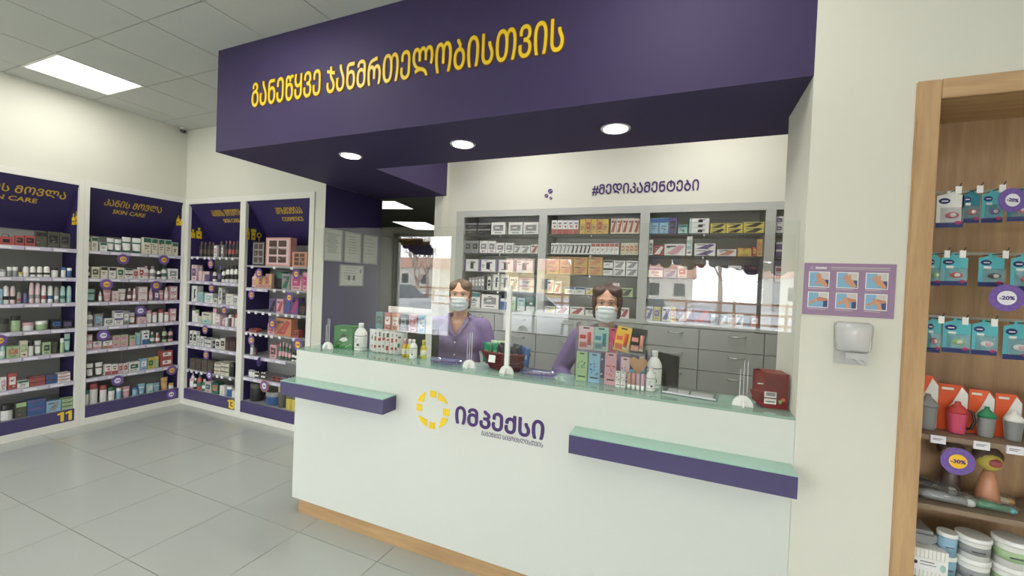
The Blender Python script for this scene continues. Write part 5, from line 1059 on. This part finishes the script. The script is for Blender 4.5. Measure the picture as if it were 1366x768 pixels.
# ================================================================ round discount badges
M_bp = mat('badge_violet', rgb(112,84,160), rough=.45); M_bpat = mat('badge_pattern', rgb(136,108,182), rough=.45); M_bo = mat('badge_orange_rim', rgb(225,150,60), rough=.45)
M_by = mat('badge_yellow', rgb(240,190,50), rough=.45); M_bw = mat('badge_white', rgb(236,234,240), rough=.45); M_num = mat('badge_number_violet', rgb(75,55,125), rough=.5)
_tx = {}
def badge_mesh(R, cen, txt, rim=False):
    key = (R, cen, txt, rim)
    if key in _tx: return _tx[key]
    def disc(r, y0, y1, m, n=28):
        b.prism([(r*math.cos(2*math.pi*k/n), r*math.sin(2*math.pi*k/n)) for k in range(n)], y0, y1, m)
    b = MB(); disc(R, 0, .0015, M_bo if rim else M_bp)
    if rim: disc(R*.9, -.0004, 0, M_bp)
    for k in range(10):
        a = 2*math.pi*k/10; rr = R*.78
        for q in (-.25, .25):
            b.box((-R*.13, -.0004, -R*.012), (R*.13, 0.0, R*.012), M_bpat, Matrix.Translation((rr*math.cos(a+q), 0, rr*math.sin(a+q))) @ Matrix.Rotation(a*1.7+q*4, 4, 'Y'))
    disc(R*.53, -.0009, -.0004, M_by if cen == 'y' else M_bw)
    ring = b.mesh('badge_disc')
    tm_ = text_mesh(txt, R*.82, R*.26, .0002, 0.0, 0.0, .0008); tm_.name = 'lettering'; tm_.materials.append(M_num)
    _tx[key] = (ring, tm_); return _tx[key]
BGN = 0
def badge(x, y, z, R, cen, txt, rz, lab, tilt=0.0, rim=False):
    ring, tm_ = badge_mesh(R, cen, txt, rim)
    e = empty('discount_badge', (x, y, z), lab, 'badge', 'round violet discount badges', rz)
    e.rotation_euler = (0, tilt, rz)
    link('badge_disc', ring, e); o = link('lettering', tm_, e, (0, -.0010, 0))
badge(.905, 1.955, 1.031, .047, 'y', '-30%', 0, 'violet badge with yellow centre reading minus thirty percent')
badge(1.005, 1.958, 1.612, .046, 'w', '-20%', 0, 'round violet badge minus twenty percent hanging over the middle rail packs')
badge(1.003, 1.956, 1.944, .041, 'w', '-20%', .25, 'tilted violet badge minus twenty percent hanging from the upper rail', tilt=.12)
badge(-5.428, 2.420, 1.659, 0.052, 'y', '-20%', R90, 'violet badge with yellow centre under the green capped tubes, corner cabinet')
badge(-5.428, 2.787, 1.675, 0.052, 'y', '-20%', R90, 'violet badge with yellow centre under the right cartons of the corner cabinet')
badge(-5.428, 2.291, 1.395, 0.052, 'y', '-20%', R90, 'violet badge with yellow centre at the left of corner cabinet third shelf')
badge(-5.428, 2.717, 1.385, 0.052, 'y', '-20%', R90, 'violet badge with yellow centre at the right of corner cabinet third shelf')
badge(-5.428, 2.581, 1.113, 0.052, 'w', '-20%', R90, 'violet badge with white centre at the middle of the corner cabinet')
badge(-5.428, 2.276, 0.877, 0.052, 'w', '-20%', R90, 'violet badge with white centre over the pink boxes, corner cabinet')
badge(-5.428, 2.399, 0.392, 0.052, 'w', '-20%', R90, 'violet badge with white centre above the red capped bottles')
badge(-5.428, 2.894, 0.408, 0.052, 'y', '-20%', R90, 'violet badge with yellow centre low at the right of the corner cabinet')
badge(-5.428, 2.894, 0.131, 0.052, 'w', '-20%', R90, 'violet badge with white centre on the purple plinth of the corner cabinet')
badge(-5.428, 1.581, 0.904, 0.052, 'y', '-20%', R90, 'violet badge with yellow centre at the left edge of cabinet 11')
badge(-4.936, 2.985, 1.652, 0.05, 'y', '-20%', 0, 'violet badge with yellow centre under the dark wands, cabinet 13')
badge(-4.911, 2.985, 1.382, 0.05, 'y', '-20%', 0, 'violet badge with yellow centre above the third shelf of cabinet 13')
badge(-4.684, 2.985, 1.143, 0.05, 'y', '-20%', 0, 'violet badge with yellow centre at the right of cabinet 13')
badge(-5.002, 2.985, 0.908, 0.05, 'y', '-20%', 0, 'violet badge with yellow centre over the white sticks of cabinet 13')
badge(-4.971, 2.985, 0.623, 0.05, 'y', '-20%', 0, 'violet badge with yellow centre above the olive boxes, cabinet 13')
badge(-4.905, 2.985, 0.401, 0.05, 'w', '-20%', 0, 'violet badge with white centre low in cabinet 13')
badge(-4.140, 2.985, 1.572, 0.05, 'y', '-20%', 0, 'violet badge with yellow centre over the pink bottle, cosmetics cabinet')
badge(-3.598, 2.985, 1.580, 0.05, 'y', '-20%', 0, 'violet badge with yellow centre below the small salmon palette')
badge(-4.247, 2.985, 1.340, 0.05, 'y', '-20%', 0, 'violet badge with yellow centre at the left edge of the cosmetics cabinet')
badge(-3.685, 2.985, 1.340, 0.05, 'y', '-20%', 0, 'violet badge with yellow centre above the coloured cartons, cosmetics cabinet')
badge(-3.918, 2.985, 1.058, 0.05, 'y', '-20%', 0, 'violet badge with yellow centre over the orange box, cosmetics cabinet')
badge(-4.227, 2.985, 0.859, 0.05, 'y', '-20%', 0, 'violet badge with yellow centre above the fifth shelf, cosmetics cabinet')
badge(-3.544, 2.985, 0.878, 0.062, 'y', '-20%', 0, 'large violet badge with yellow centre beside the counter corner')
badge(-4.093, 2.985, 0.644, 0.05, 'y', '-20%', -1.1, 'violet badge seen nearly edge on above the nail polish')
badge(-4.008, 2.985, 0.401, 0.062, 'w', '-20%', 0, 'violet badge with orange rim low in the cosmetics cabinet', rim=True)
# ================================================================ people
def remesh(b, name, voxel, smooth=4, mats=None):
    bmesh.ops.recalc_face_normals(b.bm, faces=b.bm.faces)
    me = bpy.data.meshes.new('tmp'); b.bm.to_mesh(me); b.bm.free()
    o = bpy.data.objects.new('tmp', me); COL.objects.link(o)
    r = o.modifiers.new('r', 'REMESH'); r.mode = 'VOXEL'; r.voxel_size = voxel; r.use_smooth_shade = True
    if smooth:
        sm = o.modifiers.new('s', 'SMOOTH'); sm.factor = 0.5; sm.iterations = smooth
    bpy.context.view_layer.update()
    out = bpy.data.meshes.new_from_object(o.evaluated_get(bpy.context.evaluated_depsgraph_get()))
    bpy.data.objects.remove(o); bpy.data.meshes.remove(me); out.name = name; out.materials.clear()
    for m_ in (mats or b.mats): out.materials.append(m_)
    for p_ in out.polygons: p_.material_index = 0; p_.use_smooth = True
    return out
def cap(b, p, q, r1, r2, m, steps=6):
    p, q = Vector(p), Vector(q); d = (q-p); L = d.length; u = d/L
    pts, rs = [], []
    for t in (-.98, -.8, -.5): pts.append(p+u*r1*t); rs.append(r1*math.sqrt(1-t*t))
    for k in range(steps+1): pts.append(p+d*k/steps); rs.append(r1+(r2-r1)*k/steps)
    for t in (.5, .8, .98): pts.append(q+u*r2*t); rs.append(r2*math.sqrt(1-t*t))
    b.tube(pts, r1, m, n=12, rs=rs)
def cut(me, keepfn):
    bm = bmesh.new(); bm.from_mesh(me)
    bmesh.ops.delete(bm, geom=[f for f in bm.faces if not keepfn(f.calc_center_median())], context='FACES')
    bmesh.ops.smooth_vert(bm, verts=[v for v in bm.verts if v.is_boundary], factor=.5, use_axis_x=True, use_axis_y=True, use_axis_z=True)
    bm.to_mesh(me); bm.free()
def person(x, y, rz, label, skin, hairc, tunicc, hair_style, elbows, long_sleeve, headz, wrists):
    e = empty('person', (x, y, 0), label, 'person', None, rz); e.scale = (1.015, 1.015, 1.015)
    SK_ = mat('skin_'+hair_style, rgb(*skin), rough=.5, noise=.06, scale=14); HR = mat('hair_'+hair_style, rgb(*hairc), rough=.45, noise=.35, scale=60)
    TU = mat('tunic_'+hair_style, rgb(*tunicc), rough=.75, noise=.06, scale=8); TR = mat('white_trousers', rgb(215,214,212), rough=.8)
    HM = Matrix.Translation((0, 0, 1.378)) @ Matrix.Rotation(headz, 4, 'Z') @ Matrix.Translation((0, 0, -1.40))
    H = lambda *p: HM @ Vector(p)
    b = MB()
    def hb(c, r): 
        prof = [(max(math.sin(math.pi*j/10), 1e-3), -math.cos(math.pi*j/10)) for j in range(11)]
        b.lathe(prof, SK_, n=16, mx=HM @ Matrix.Translation(c) @ Matrix.Diagonal((r[0], r[1], r[2], 1)))
    hb((0, .012, 1.505), (.073, .092, .080)); hb((0, -.012, 1.458), (.060, .072, .083)); hb((0, -.030, 1.400), (.034, .038, .026))
    hb((0, -.086, 1.463), (.012, .014, .014)); hb((0, -.078, 1.480), (.008, .012, .022))
    hb((.074, .015, 1.470), (.008, .016, .028)); hb((-.074, .015, 1.470), (.008, .016, .028))
    hb((.045, -.045, 1.455), (.022, .025, .025)); hb((-.045, -.045, 1.455), (.022, .025, .025)); hb((0, -.066, 1.508), (.052, .020, .012))
    hb((.034, -.074, 1.425), (.0, .0, .0)) if False else None
    cap(b, (0, .022, 1.42), (0, .03, 1.28), .046, .052, SK_)
    cap(b, (-.13, .03, 1.255), (.13, .03, 1.255), .048, .048, SK_)
    b.ball((0, .03, 1.16), (.150, .092, .15), SK_); b.ball((0, .03, .98), (.128, .09, .15), SK_); b.ball((0, .03, .86), (.155, .105, .12), SK_)
    for s, el in ((-1, elbows[0]), (1, elbows[1])):
        sh = Vector((s*.165, .03, 1.25)); ev = Vector(el); wr = Vector(wrists[0 if s < 0 else 1])
        cap(b, sh, ev, .046, .036, SK_); cap(b, ev, wr, .036, .023, SK_)
        pc = wr + Vector((-s*.010, -.060, -.010))
        cap(b, wr, pc, .024, .026, SK_); cap(b, wr+Vector((s*.012, 0, 0)), pc+Vector((s*.018, 0, 0)), .018, .018, SK_); cap(b, wr+Vector((-s*.01, 0, 0)), pc+Vector((-s*.016, 0, 0)), .018, .018, SK_)
        for k, (L, dx) in enumerate([(.062, .030), (.072, .011), (.068, -.009), (.052, -.028)]):
            a = pc + Vector((-s*dx, -.012, .002)); m1 = a + Vector((-s*dx*.25, -L*.55, .008)); m2 = m1 + Vector((-s*dx*.1, -L*.42, -.014))
            cap(b, a, m1, .0098, .0088, SK_, 3); cap(b, m1, m2, .0088, .0075, SK_, 3)
        ta = wr + Vector((-s*.022, -.028, -.002)); tb_ = ta + Vector((-s*.030, -.026, .0)); cap(b, ta, tb_, .0125, .0105, SK_, 3); cap(b, tb_, tb_+Vector((-s*.008, -.026, -.004)), .0105, .009, SK_, 3)
        cap(b, (s*.085, .03, .84), (s*.09, .015, .46), .085, .052, SK_); cap(b, (s*.09, .015, .46), (s*.09, .03, .10), .050, .033, SK_)
        cap(b, (s*.09, .02, .05), (s*.095, -.10, .035), .036, .028, SK_)
    body = remesh(b, 'body', .0065, 2); link('body', body, e)
    # tunic
    b = MB()
    b.ball((0, .025, 1.155), (.180, .122, .155), TU, n=20, k=12); b.ball((0, .03, .99), (.155, .115, .17), TU, n=20, k=12); b.ball((0, .03, .83), (.185, .135, .17), TU, n=20, k=12)
    b.ball((.07, -.05, 1.135), (.075, .060, .07), TU); b.ball((-.07, -.05, 1.135), (.075, .060, .07), TU)
    cap(b, (-.15, .03, 1.245), (.15, .03, 1.245), .060, .060, TU); cap(b, (-.06, .03, 1.28), (.06, .03, 1.28), .054, .054, TU)
    for s, el in ((-1, elbows[0]), (1, elbows[1])):
        sh = Vector((s*.162, .03, 1.242)); ev = Vector(el); wr = Vector(wrists[0 if s < 0 else 1])
        cap(b, sh, ev, .062, .054, TU)
        if long_sleeve: cap(b, ev, ev.lerp(wr, .80), .053, .038, TU)
        for q in range(3): b.ball(ev.lerp(sh, .12*q), (.056, .056, .012), TU)
    tun = remesh(b, 'tunic', .009, 3)
    def keep(c):
        if c.z < .74: return False
        ax = abs(c.x)
        if c.y < .04 and ax < .078 and c.z > 1.195 + ax*1.35: return False
        if math.hypot(c.x, c.y-.03) < .060 and c.z > 1.27: return False
        return True
    cut(tun, keep); t_o = link('tunic', tun, e)
    so = t_o.modifiers.new('s', 'SOLIDIFY'); so.thickness = .003; so.offset = 1
    TD = mat('tunic_seam_'+hair_style, rgb(*[int(c*.86) for c in tunicc]), rough=.8)
    b = MB()
    for s in (-1, 1):   # notched lapels along the V
        P = [Vector((s*.010, -.107, 1.185)), Vector((s*.040, -.104, 1.215)), Vector((s*.083, -.050, 1.292)), Vector((s*.058, -.030, 1.318)), Vector((s*.045, -.075, 1.262))]
        b.loft([P, [p + Vector((0, -.006, .002)) for p in P]], TU, smooth=False)
        b.tube([(s*.078, -.035, 1.300), (s*.080, .03, 1.318), (s*.045, .085, 1.325)], .010, TU)
    b.build('collar', t_o)
    b = MB(); b.box((-.005, -.104, .80), (.005, -.100, 1.18), TD)
    for q in range(4): b.ball((0, -.117+.004*abs(q-1), 1.14-.085*q), (.006, .003, .006), M_white_plastic, n=10)
    bt = b.build('buttons', t_o)
    # trousers and shoes
    b = MB()
    for s in (-1, 1): cap(b, (s*.085, .03, .82), (s*.09, .018, .46), .098, .066, TR); cap(b, (s*.09, .018, .46), (s*.09, .03, .12), .064, .056, TR)
    link('trousers', remesh(b, 'trousers', .012, 2), e)
    for s in (-1, 1):
        b = MB(); b.loft([[Vector((s*.092+w*math.cos(t), yy, zz*(.5+.5*math.sin(t)))) for t in [2*math.pi*k/12 for k in range(12)]] for yy, w, zz in ((.075, .03, .06), (.05, .04, .085), (-.04, .046, .08), (-.12, .045, .055), (-.155, .03, .035))], M_white_plastic); b.build('shoe', e)
    # hair
    b = MB()
    def hh(c, r):
        b.ball((0, 0, 0), 1, HR, n=16, k=10) if False else b.lathe([(max(math.sin(math.pi*j/10), 1e-3), -math.cos(math.pi*j/10)) for j in range(11)], HR, n=16, mx=HM @ Matrix.Translation(c) @ Matrix.Diagonal((r[0], r[1], r[2], 1)))
    if hair_style == 'tied':
        hh((0, .030, 1.520), (.081, .090, .080)); hh((.036, .000, 1.546), (.050, .076, .046)); hh((-.042, .002, 1.542), (.040, .074, .042)); hh((.058, .050, 1.43), (.018, .03, .05)); hh((-.058, .050, 1.43), (.018, .03, .05)); hh((.066, .025, 1.49), (.018, .04, .045)); hh((-.066, .025, 1.49), (.018, .04, .045)); hh((0, .115, 1.47), (.04, .035, .045)); hh((0, .075, 1.43), (.05, .04, .05))
    else:
        hh((0, .034, 1.522), (.086, .092, .084)); hh((.042, .004, 1.556), (.050, .074, .040)); hh((-.042, .004, 1.556), (.050, .074, .040)); 
        for s in (-1, 1): hh((s*.073, .008, 1.50), (.020, .052, .062)); hh((s*.070, .028, 1.435), (.017, .042, .045))
        hh((0, .09, 1.45), (.075, .04, .085))
    hm_ = remesh(b, 'hair', .005, 2); link('hair', hm_, e)
    # face: eyes, brows, mask
    for s in (-1, 1):
        b = MB(); mxe = HM @ Matrix.Translation((s*.029, -.0745, 1.487)); 
        b.lathe([(max(math.sin(math.pi*j/8), 1e-3), -math.cos(math.pi*j/8)) for j in range(9)], mat('eye_white', rgb(225,220,215), rough=.2), n=12, mx=mxe @ Matrix.Diagonal((.0115, .006, .0052, 1)))
        b.lathe([(max(math.sin(math.pi*j/8), 1e-3), -math.cos(math.pi*j/8)) for j in range(9)], mat('iris_dark', rgb(45,32,25), rough=.15), n=12, mx=mxe @ Matrix.Translation((0, -.0035, 0)) @ Matrix.Diagonal((.0055, .0035, .0048, 1)))
        b.build('eye', e)
        b = MB(); b.tube([H(s*.017, -.080, 1.4915), H(s*.029, -.0815, 1.4945), H(s*.042, -.073, 1.490)], .0016, mat('lash_dark', rgb(40,28,25))); b.tube([H(s*.015, -.0825, 1.5085), H(s*.030, -.0815, 1.512), H(s*.045, -.069, 1.507)], .0018, HR, rs=[.0018, .002, .001]); b.build('eyebrow', e)
    MK = mat('mask_pale_blue', rgb(218,226,230), rough=.7); MKW = mat('mask_white_edge', rgb(225,228,228), rough=.7)
    b = MB(); n, mrows = 16, 12; grid = []
    for j in range(mrows+1):
        v = j/mrows; row_ = []
        for i in range(n+1):
            u = -1+2*i/n; th = u*math.radians(82)
            zt = 1.474 - .018*u*u; zb = 1.372 + .032*u*u
            z = zb+(zt-zb)*v; bul = .016*math.sin(math.pi*v)**.6*(1-u*u) + .0035*math.sin(v*math.pi*7)*(1-abs(u)**3)
            rx, ry = .069, .078
            pinch = 1 - .10*(1-v)*(1) 
            row_.append(H((rx*pinch+bul*.3)*math.sin(th), -.012-(ry*pinch+bul)*math.cos(th)+.004*abs(u), z))
        grid.append(row_)
    vs = [[b.bm.verts.new(p) for p in r_] for r_ in grid]
    for j in range(mrows):
        for i in range(n):
            f = b.bm.faces.new([vs[j][i], vs[j][i+1], vs[j+1][i+1], vs[j+1][i]]); f.smooth = True; f.material_index = b.mi(MK if 0 < j < mrows-1 else MKW)
    mk = b.build('face_mask', e); so = mk.modifiers.new('s', 'SOLIDIFY'); so.thickness = .0015
    b = MB()
    for s in (-1, 1):
        b.tube([H(s*.068, -.020, 1.452), H(s*.078, .005, 1.478), H(s*.080, .025, 1.492)], .0013, MKW); b.tube([H(s*.064, -.022, 1.408), H(s*.074, .005, 1.425), H(s*.080, .028, 1.452)], .0013, MKW)
    b.build('ear_loop', mk)
    return e
person(-1.505, 2.62, .30, 'woman with brown tied back hair, purple tunic and pale face mask, standing at left', (222,172,148), (112,84,60), (128,112,150), 'tied', [(-.225, .05, 1.00), (.25, .03, 1.00)], False, .10, [(-.225, .0, .77), (.22, -.15, .905)])
person(-0.452, 2.60, .06, 'woman with dark auburn bobbed hair, purple tunic and white face mask, behind the product stand', (200,148,124), (72,36,30), (118,100,144), 'bob', [(-.285, .06, 1.02), (.245, .05, 1.01)], True, .08, [(-.13, -.165, .905), (.13, -.165, .905)])

# ================================================================ the street outside the shop front
M_asph = mat('asphalt', rgb(185,186,190), rough=.9, noise=.2, scale=6); M_pave = mat('pavement', rgb(215,213,208), rough=.9, noise=.1, scale=4)
b = MB(); b.box((-40, -60, -.35), (40, -2.8, -.2), M_asph); tag(b.build('street'), kind='structure')
b = MB(); b.box((-40, -5.2, -.2), (40, -2.82, -.08), M_pave); tag(b.build('pavement'), kind='structure')
M_carw = mat('car_white', rgb(225,226,228), rough=.25, coat=.6); M_cglass = mat('car_glass', rgb(50,60,66), rough=.05); M_tyre = mat('tyre', rgb(28,28,28), rough=.8)
def car(x, y, rz, label, paint=None):
    paint = paint or M_carw
    e = empty('car', (x, y, -.2), label, 'car', 'cars parked in the street', rz)
    b = MB()
    def sec(xx, w, z0, z1, tw): return [Vector((xx, -w, z0)), Vector((xx, w, z0)), Vector((xx, w, z0+(z1-z0)*.6)), Vector((xx, tw, z1)), Vector((xx, -tw, z1)), Vector((xx, -w, z0+(z1-z0)*.6))]
    b.loft([sec(-2.15, .70, .30, .72, .62), sec(-2.0, .85, .22, .88, .75), sec(-1.0, .88, .22, 1.0, .80), sec(.9, .88, .22, 1.0, .80), sec(1.9, .86, .22, .98, .76), sec(2.1, .75, .35, .85, .65)], paint, smooth=True); b.build('car_body', e)
    b = MB(); b.loft([sec(-1.05, .79, .95, .99, .77), sec(-.35, .78, .95, 1.46, .60), sec(1.0, .78, .95, 1.48, .60), sec(1.75, .76, .93, 1.0, .70)], M_cglass, smooth=False); b.build('cabin_glass', e)
    b = MB(); b.loft([sec(-.35, .60, 1.44, 1.49, .55), sec(1.0, .60, 1.46, 1.51, .55)], paint); b.build('roof', e)
    for sx in (-1.3, 1.3):
        for sy in (-1, 1):
            b = MB(); b.lathe([(.30, -.10), (.32, -.08), (.32, .08), (.30, .10)], M_tyre, n=20, mx=Matrix.Translation((sx, sy*.80, .32)) @ Matrix.Rotation(math.pi/2, 4, 'X')); b.lathe([(.18, -.105), (.18, .105)], M_chrome, n=16, mx=Matrix.Translation((sx, sy*.80, .32)) @ Matrix.Rotation(math.pi/2, 4, 'X')); b.build('wheel', e)
    for sy in (-1, 1):
        b = MB(); b.ball((-2.02, sy*.62, .70), (.12, .16, .08), M_chrome); b.build('headlamp', e)
    b = MB(); b.box((-2.17, -.4, .46), (-2.10, .4, .60), M_black); b.build('grille', e)
car(-4.6, -7.6, 1.75, 'white car parked outside the entrance door of the shop'); car(-1.2, -8.0, 1.5, 'white car parked outside between door and right shop window', mat('car_silver', rgb(190,192,196), rough=.25, coat=.5))
car(-11.5, -9.5, .1, 'white car farther along the street to the left')
M_house = mat('house_plaster', rgb(232,226,216), rough=.9); M_roof = mat('roof_brown', rgb(175,135,118), rough=.9); M_hwin = mat('house_window', rgb(60,66,72), rough=.2)
def house(x, y, w, d, h, label, wall=None):
    e = empty('house', (x, y, -.2), label, 'house', 'houses across the street')
    b = MB(); b.box((-w/2, -d/2, 0), (w/2, d/2, h), wall or M_house); b.build('house_wall', e)
    b = MB(); b.loft([[Vector((-w/2-.3, -d/2-.3, h)), Vector((-w/2-.3, d/2+.3, h)), Vector((-w/2-.3, 0, h+1.5))], [Vector((w/2+.3, -d/2-.3, h)), Vector((w/2+.3, d/2+.3, h)), Vector((w/2+.3, 0, h+1.5))]], M_roof, smooth=False); b.build('roof', e)
    for k in range(3):
        b = MB(); xx = -w/2+w*(k+.5)/3; b.box((xx-.5, d/2, 1.0), (xx+.5, d/2+.03, 2.2), M_hwin); b.build('window', e)
house(-34, -44, 9, 7, 3.0, 'long brown roofed house far across the street, left'); house(-18, -46, 8, 7, 3.2, 'pale house with brown roof across the street, second from left', mat('house_yellow', rgb(222,200,150), rough=.9)); house(-3, -42, 7, 6, 2.8, 'small gabled house opposite the entrance'); house(12, -44, 9, 7, 3.1, 'white house with brown roof opposite the right window', mat('house_white', rgb(225,225,222), rough=.9)); house(26, -43, 8, 7, 3.0, 'brown roofed house far across the street, right')
M_fence = mat('garden_fence', rgb(150,110,85), rough=.8)
e = empty('garden_fence', (0, -17, -.2), 'brown post and rail garden fence across the street', 'fence')
for k in range(30):
    b = MB(); b.box((-30+k*2-.05, -.05, 0), (-30+k*2+.05, .05, 1.3), M_fence); b.build('post', e)
for z in (.3, .75, 1.2): b = MB(); b.box((-30, -.02, z-.05), (28, .02, z+.05), M_fence); b.build('rail', e)
M_bark = mat('bare_bark', rgb(170,150,138), rough=.9)
def tree(x, y, H_, seed, label):
    rnd = random.Random(seed); e = empty('bare_tree', (x, y, -.2), label, 'tree', 'bare trees across the street')
    b = MB(); b.tube([(0, 0, 0), (.05, 0, H_*.2), (0, .05, H_*.38)], .14, M_bark, n=6, rs=[.16, .12, .09]); b.build('trunk', e)
    b = MB()
    def br(p, d, L, r, lv):
        q = p + d*L; mid = p + d*L*.5 + Vector((rnd.uniform(-.1, .1), rnd.uniform(-.1, .1), 0))*L
        b.tube([p, mid, q], r, M_bark, n=4, rs=[r, r*.8, r*.6])
        if lv:
            for _ in range(3): br(q, (d+Vector((rnd.uniform(-.8, .8), rnd.uniform(-.8, .8), rnd.uniform(-.1, .5)))).normalized(), L*.68, r*.6, lv-1)
    for _ in range(4): br(Vector((0, .05, H_*.36)), Vector((rnd.uniform(-.7, .7), rnd.uniform(-.7, .7), 1)).normalized(), H_*.24, .06, 3)
    b.build('branches', e)
for k, (x, y, h) in enumerate([(-22, -19, 6.5), (-16.5, -20, 5.5), (-9, -18.5, 6), (-5, -20, 5), (1.5, -19, 6.5), (5, -18.5, 5), (10, -20, 6.5), (-13, -14, 4.0)]): tree(x, y, h, k, f'bare leafless tree across the street, {ORD[k]} along the fence')
e = empty('utility_pole', (-18, -16, -.2), 'tall utility pole carrying thin wires along the street', 'pole')
b = MB(); b.tube([(0, 0, 0), (0, 0, 8)], .12, M_bark); b.box((-.9, -.05, 7.2), (.9, .05, 7.35), M_bark); b.build('pole', e)
for k in range(3): b = MB(); b.tube([(-20, 0, 6.4+k*.5), (0, 0, 6+k*.6), (20, 0, 6.3+k*.5), (40, 0, 6.1+k*.6)], .02, M_black, n=4); b.build('wire', e)
